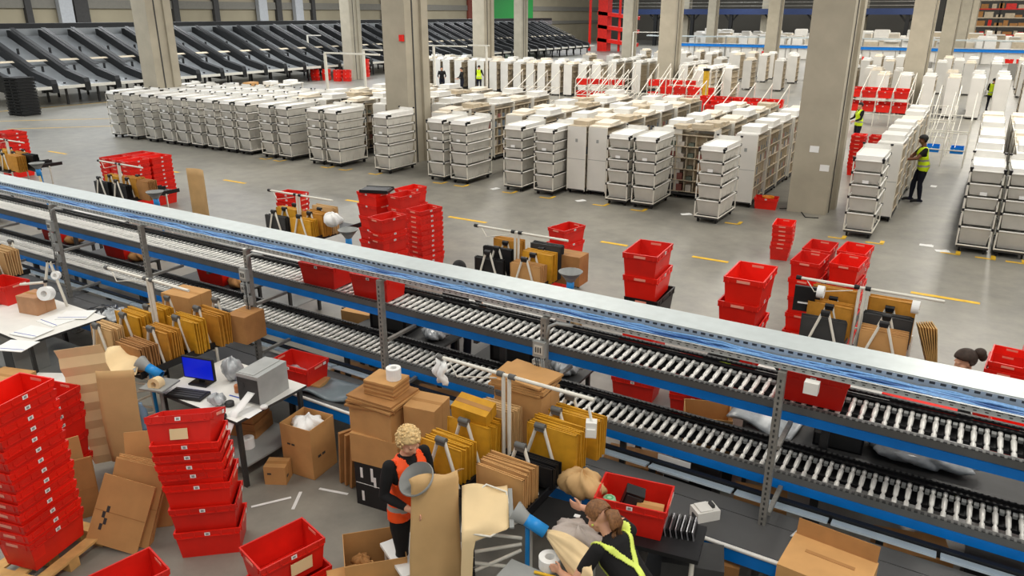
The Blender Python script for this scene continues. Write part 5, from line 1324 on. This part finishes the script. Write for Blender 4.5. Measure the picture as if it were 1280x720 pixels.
for i, (px, py, m_, lab) in enumerate(((132, 392, DFILM, 'heap of black film on the belt behind the white sheets, left'), (160, 388, FILM, 'wad of clear film on the belt left of the near left rack'), (32, 330, DFILM, 'black film heap on the belt at the left edge'))):
    p = at(px, py, .65); bag((p.x, 5.72, .602), (.30, .19, .07), (lab, 'film_heap', 'bag'), m_, 21+i)
# ============ far side stations
def far_station(x, y, name, kinds, hopper=None, bar=(-.72, .85)):
    mailer_rack(x, y, 1.55, 'white tube mailer rack beyond the tray, '+name, darkcap=True, zb=1.82, ty=.3, bar=bar, rows=((-.32, 0), (-.32, .25), (-.32, .5), (.31, .0), (.31, .25), (.31, .5)))
    for i, (cx, dy, n, h, k) in enumerate(kinds):
        bundle(x+cx, y+dy, 1.13, 0, n, .50, h*1.18, k, 'in %s slot of rack beyond tray, %s' % (NTH[i], name))
    t = table(x-.95, x+.95, y-.95, y-.2, .82, 'white packing table beyond the conveyors, '+name)
    if hopper:
        hx, hy = hopper; t = thing('paper_funnel', 'dark dished paper funnel on a blue pole, '+name, 'funnel', (x+hx, y+hy, 0))
        m = MB(); m.lathe([(.17, 1.42), (.175, 1.43), (.09, 1.33), (.05, 1.27), (.04, 1.27), (.08, 1.33), (.165, 1.425)], 22); m.build('cone', GREYP, t)
        MB().lathe([(.05, 1.12), (.055, 1.12), (.055, 1.28), (.045, 1.28)], 16).build('nozzle', BLUEP, t); MB().tube((.0, .05, 0), (0, .05, 1.2), .02, 8).build('pole', BLUEP, t); MB().box((0, .05, .01), (.35, .35, .02)).build('foot', DARKM, t)
        s = papersheet('kraft_sheet', lambda u, v: Vector((x+hx+.02+(u-.5)*(.05+.14*v)+.10*v, y+hy-.02+.02*math.sin(u*9), 1.14-.5*v)), 8, 10, KRAFTP); tag(s, 'pale kraft paper drawn from the dished funnel, '+name, 'paper')
pD = at(1078, 362, 1.8); DY = pD.y-.3
far_station(pD.x, DY, 'rightmost', ((-.34, .04, 6, .26, 'grey'), (-.32, .26, 8, .36, 'ochre'), (-.32, .52, 6, .46, 'ochre'), (.32, .04, 7, .24, 'card'), (.32, .28, 7, .34, 'grey'), (.33, .52, 7, .44, 'ochre')))
p = at(1000, 372, 1.55); b = MB(); b.box((0, 0, 0), (.30, .05, .32)); b.box((0, -.026, -.05), (.2, .004, .02), 1); tag(b.build('black_box', [BLACKP, PAPER], None, (p.x+.08, p.y, 1.55), .1), 'black carton at the left end of the rightmost far rack', 'box')
for i, (px, py) in enumerate(((1022, 362), (1140, 381))): p = at(px, py, 1.72); tape_roll((p.x, p.y, 1.70), 'white tape roll on the crossbar of the rightmost far rack, %s' % ('left', 'right')[i], PAPER, .075, .08, rot=(0, 1.57, 0))
m = MB()
for k in range(7): m.box((.02*k, .0, -.2), (.012, .16+.015*k, .5), 0, rot=(0, -.35+.03*k, 0))
tag(m.build('hanging_bags', mat('kraft bag fan', (190, 150, 90), .7, var=.2), None, (pD.x+.72, DY+.35, 1.45), .3), 'fan of brown paper bags hanging right of the rightmost far rack', 'bags')
p = at(990, 425, 1.0); b = MB(); b.lathe([(.001, 0), (.14, 0), (.2, .1), (.16, .2), (.001, .24)], 18); 
pC = at(646, 292, 1.8); CYf = pC.y-.3
far_station(pC.x, CYf, 'middle', ((-.34, .04, 6, .24, 'black'), (-.32, .26, 6, .34, 'black'), (-.30, .52, 7, .40, 'ochre'), (.30, .04, 8, .26, 'card'), (.34, .28, 9, .36, 'gold'), (.36, .52, 7, .42, 'grey')), hopper=(.98, .15))
carton((pC.x+.66, CYf+.72, 1.05), (.5, .3, .45), 0, 'brown carton at the right rear of the middle far rack', m_=CARDD)
pE = at(372, 245, 1.8); EY = pE.y-.3
far_station(pE.x, EY, 'second from the left', ((-.34, .04, 6, .26, 'grey'), (-.32, .28, 8, .34, 'gold'), (.30, .04, 8, .28, 'gold'), (.34, .28, 9, .34, 'ochre'), (.36, .52, 7, .40, 'kraft')), hopper=(1.35, .1))
p = at(415, 275, 1.5); bag((p.x, p.y, 1.4), (.17, .13, .11), ('crumpled white bag on the second far rack from the left', 'crumpled_bag', 'bag'), PAPER, 6)
pF = at(148, 206, 1.8); FYf = pF.y-.3
far_station(pF.x, FYf, 'far left by red block', ((-.34, .04, 6, .26, 'black'), (-.32, .28, 8, .34, 'gold'), (.30, .04, 8, .26, 'black'), (.34, .28, 9, .36, 'ochre'), (.70, .28, 9, .34, 'cardd')), hopper=(1.45, .1))
p = at(245, 240, 1.0); t = papersheet('kraft_sheet', lambda u, v: Vector((p.x-.6+.6*u, p.y+.25+.1*math.sin(u*3), 1.45-1.42*v)), 8, 8, KRAFT); tag(t, 'large brown kraft sheet hanging by the far left funnel', 'paper')
pG = at(8, 176, 1.8); GY = pG.y-.3
far_station(pG.x, GY, 'at the far left edge', ((-.34, .28, 8, .34, 'gold'), (.30, .04, 8, .30, 'gold'), (.34, .28, 9, .34, 'ochre'), (.9, .28, 9, .34, 'black'), (.70, .0, 9, .34, 'ochre')), hopper=(1.65, .1))
# clutter between the conveyors and the far tables
cl = [(880, 510, .45, 'open', 'open brown carton standing behind the lower conveyor right of centre'), (455, 405, .35, 'c', 'brown carton glimpsed between the conveyors left of centre'), (500, 408, .35, 'c2', 'darker brown carton glimpsed between the conveyors beside a paler one')]
p = at(885, 512, .78); carton((p.x, p.y, .38), (.50, .42, .40), .35, cl[0][4], True, flap=0)
b = MB(); b.box((0, 0, .185), (.6, .5, .37)); tag(b.build('dark_crate', BLACKP, None, (p.x, p.y, 0), .35), 'dark crate under the open brown carton behind the lower conveyor', 'crate')
for (px, py, z, k, lab) in cl[1:]: p = at(px, py, .5); carton((p.x, max(p.y, 7.5), 0), (.5, .4, .75), .1, lab, m_=CARD if k == 'c' else CARDD)
p = at(945, 545, .8); b = MB(); b.grid(lambda u, v: Vector(((u-.5)*.7, (v-.5)*.4, .04*math.sin(u*6)+.08*v)), 12, 8); o = b.build('plastic_mailer', FILM, None, (p.x, 7.4, .80), -.2); so = o.modifiers.new('t', 'SOLIDIFY'); so.thickness = .03; tag(o, 'pale plastic mailer lying on the bench behind the lower conveyor', 'plastic')
table(-1.55, 1.6, 7.15, 7.75, .76, 'dark bench behind the lower conveyor at the right', top=DARKG)
p = at(1040, 570, .8); t = thing('desktop_computer', 'black computer case on the bench behind the lower conveyor', 'computer', (p.x, 7.45, .762), .05); MB().box((0, 0, .2), (.46, .42, .40)).build('case', BLACKP, t); MB().box((0, -.213, .2), (.42, .006, .36)).build('front_panel', DARKG, t)
p = at(1150, 590, .8); bag((p.x, 7.42, .765), (.42, .2, .09), ('long wad of clear film on the bench behind the lower conveyor', 'film_heap', 'bag'), FILM, 15)
p = at(1098, 572, .8); bag((p.x, 7.5, .765), (.16, .14, .10), ('small wad of clear film beside the black computer', 'film_heap', 'bag'), FILM, 19)
b = MB(); b.tube((-.7, 0, 0), (.75, 0, 0), .05, 12); tag(b.build('film_roll', PAPER, None, (at(1110, 555, 1.1).x, 7.52, .98), 0), 'long white film roll under the upper blue rail at right', 'roll')
for sx in (-.6, .6): pass
t = thing('roll_holder', 'dark bracket pair holding the long white film roll', 'bracket', (at(1110, 555, 1.1).x, 7.56, .762))
for sx in (-.5, .5): MB().box((sx, .0, .09), (.05, .05, .18)).build('upright', BLACKP, t)
for x, lab in ((-4.3, 'first from the right'), (-6.3, 'second from the right'))+tuple(zip(sorted(BENCHX, reverse=True), ('third from the right', 'fourth from the right', 'fifth from the right'))):
    table(x-.75, x+.75, 7.2, 7.75, .7, 'dark bench behind the lower conveyor, '+lab+' of the left group', top=DARKG)
    b = MB(); b.box((0, 0, .16), (.6, .4, .32)); b.box((0, -.202, .16), (.5, .004, .22), 1)
    if x > -7: tag(b.build('shade_filler_box', [BLACKP, DARKG], None, (x-.2, 7.48, .702), .1), 'black equipment box on the dark bench, '+lab+' of the left group', 'filler')  # black box put in to fill the shaded gap between the conveyors
    bag((x+.5, 7.45, .702), (.18, .15, .08), ('crumpled waste bag on the dark bench, '+lab+' of the left group', 'crumpled_bag', 'bag'), FILM if x > -8 else CARDD, int(-x*3))
o = MB(); o.box((0, 0, .02), (.62, .42, .04)); tag(o.build('red_tray', RED, None, (at(1148, 512, 1.62).x, 7.38, 1.52), -.05), 'flat red tray tilted behind the upper conveyor at right', 'tray').rotation_euler = (.35, .05, -.05)
b = MB(); b.box((0, 0, .33), (.5, .3, .66)); tag(b.build('dark_crate', BLACKP, None, (at(1148, 512, 1.62).x, 7.48, .762), 0), 'dark crate on the bench under the flat red tray', 'crate')
stack(.95, 8.2, .1, [.27, .27], 'stack standing beyond the conveyors at right edge', 0, .02)
# goods on the open shelf unit facing the conveyors, items on the hall floor
p = at(955, 262); stack(p.x, p.y+.2, .1, [], 'under an orange bucket left of the nearest pillar', 0)
b = MB(); b.lathe([(.001, .0), (.12, 0), (.15, .2), (.16, .22), (.13, .2), (.11, .02)], 16); tag(b.build('bucket', mat('orange plastic', (244, 150, 30), .4), None, (p.x+.02, p.y+.22, .10)), 'orange bucket sitting in the red tote left of the nearest pillar', 'bucket')
b = MB(); b.path([(p.x+.35, p.y+.2, .03), (p.x+.6, p.y+.5, .012), (p.x+.9, p.y+.2, .012), (p.x+1.1, p.y-.3, .012), (p.x+1.4, p.y-.2, .012)], .012, 6); tag(b.build('power_cord', BLACKM, None), 'dark cord on the floor left of the nearest pillar', 'cord')
for i, (px, py, wh) in enumerate(((1158, 307, 'on the floor left of the right edge trolleys'), (1178, 314, 'on the floor by the front right trolleys'), (858, 268, 'on the floor left of the trolley near the pillar'), (726, 251, 'on the floor below the white end panels'), (619, 236, 'on the floor below the seventeenth front trolley'), (1167, 233, 'on the floor behind the man in yellow'))):
    p = at(px, py); m = MB(); m.box((0, 0, .004), (.28, .16, .006)); m.box((.06, .03, .008), (.12, .1, .005), 0, rot=(.1, 0, .3)); tag(m.build('paper_scrap', PAPER, None, p, .3*i), 'white paper scrap '+wh, 'paper')
for i, (dx, z) in enumerate(((-.05, 1.35), (.05, .9))):
    b = MB(); b.box((0, 0, 0), (.22, .004, .16)); struct(b.build('trim_%d' % (60+i), PAPER, None, (-3.3+dx*3, 20.6-.48, z+.3)))
b = MB(); b.box((0, 0, 0), (.16, .08, .2)); tag(b.build('call_point', RED, None, (-16.55, 20.085, 4.1)), 'red call point box high on the middle pillar', 'box')
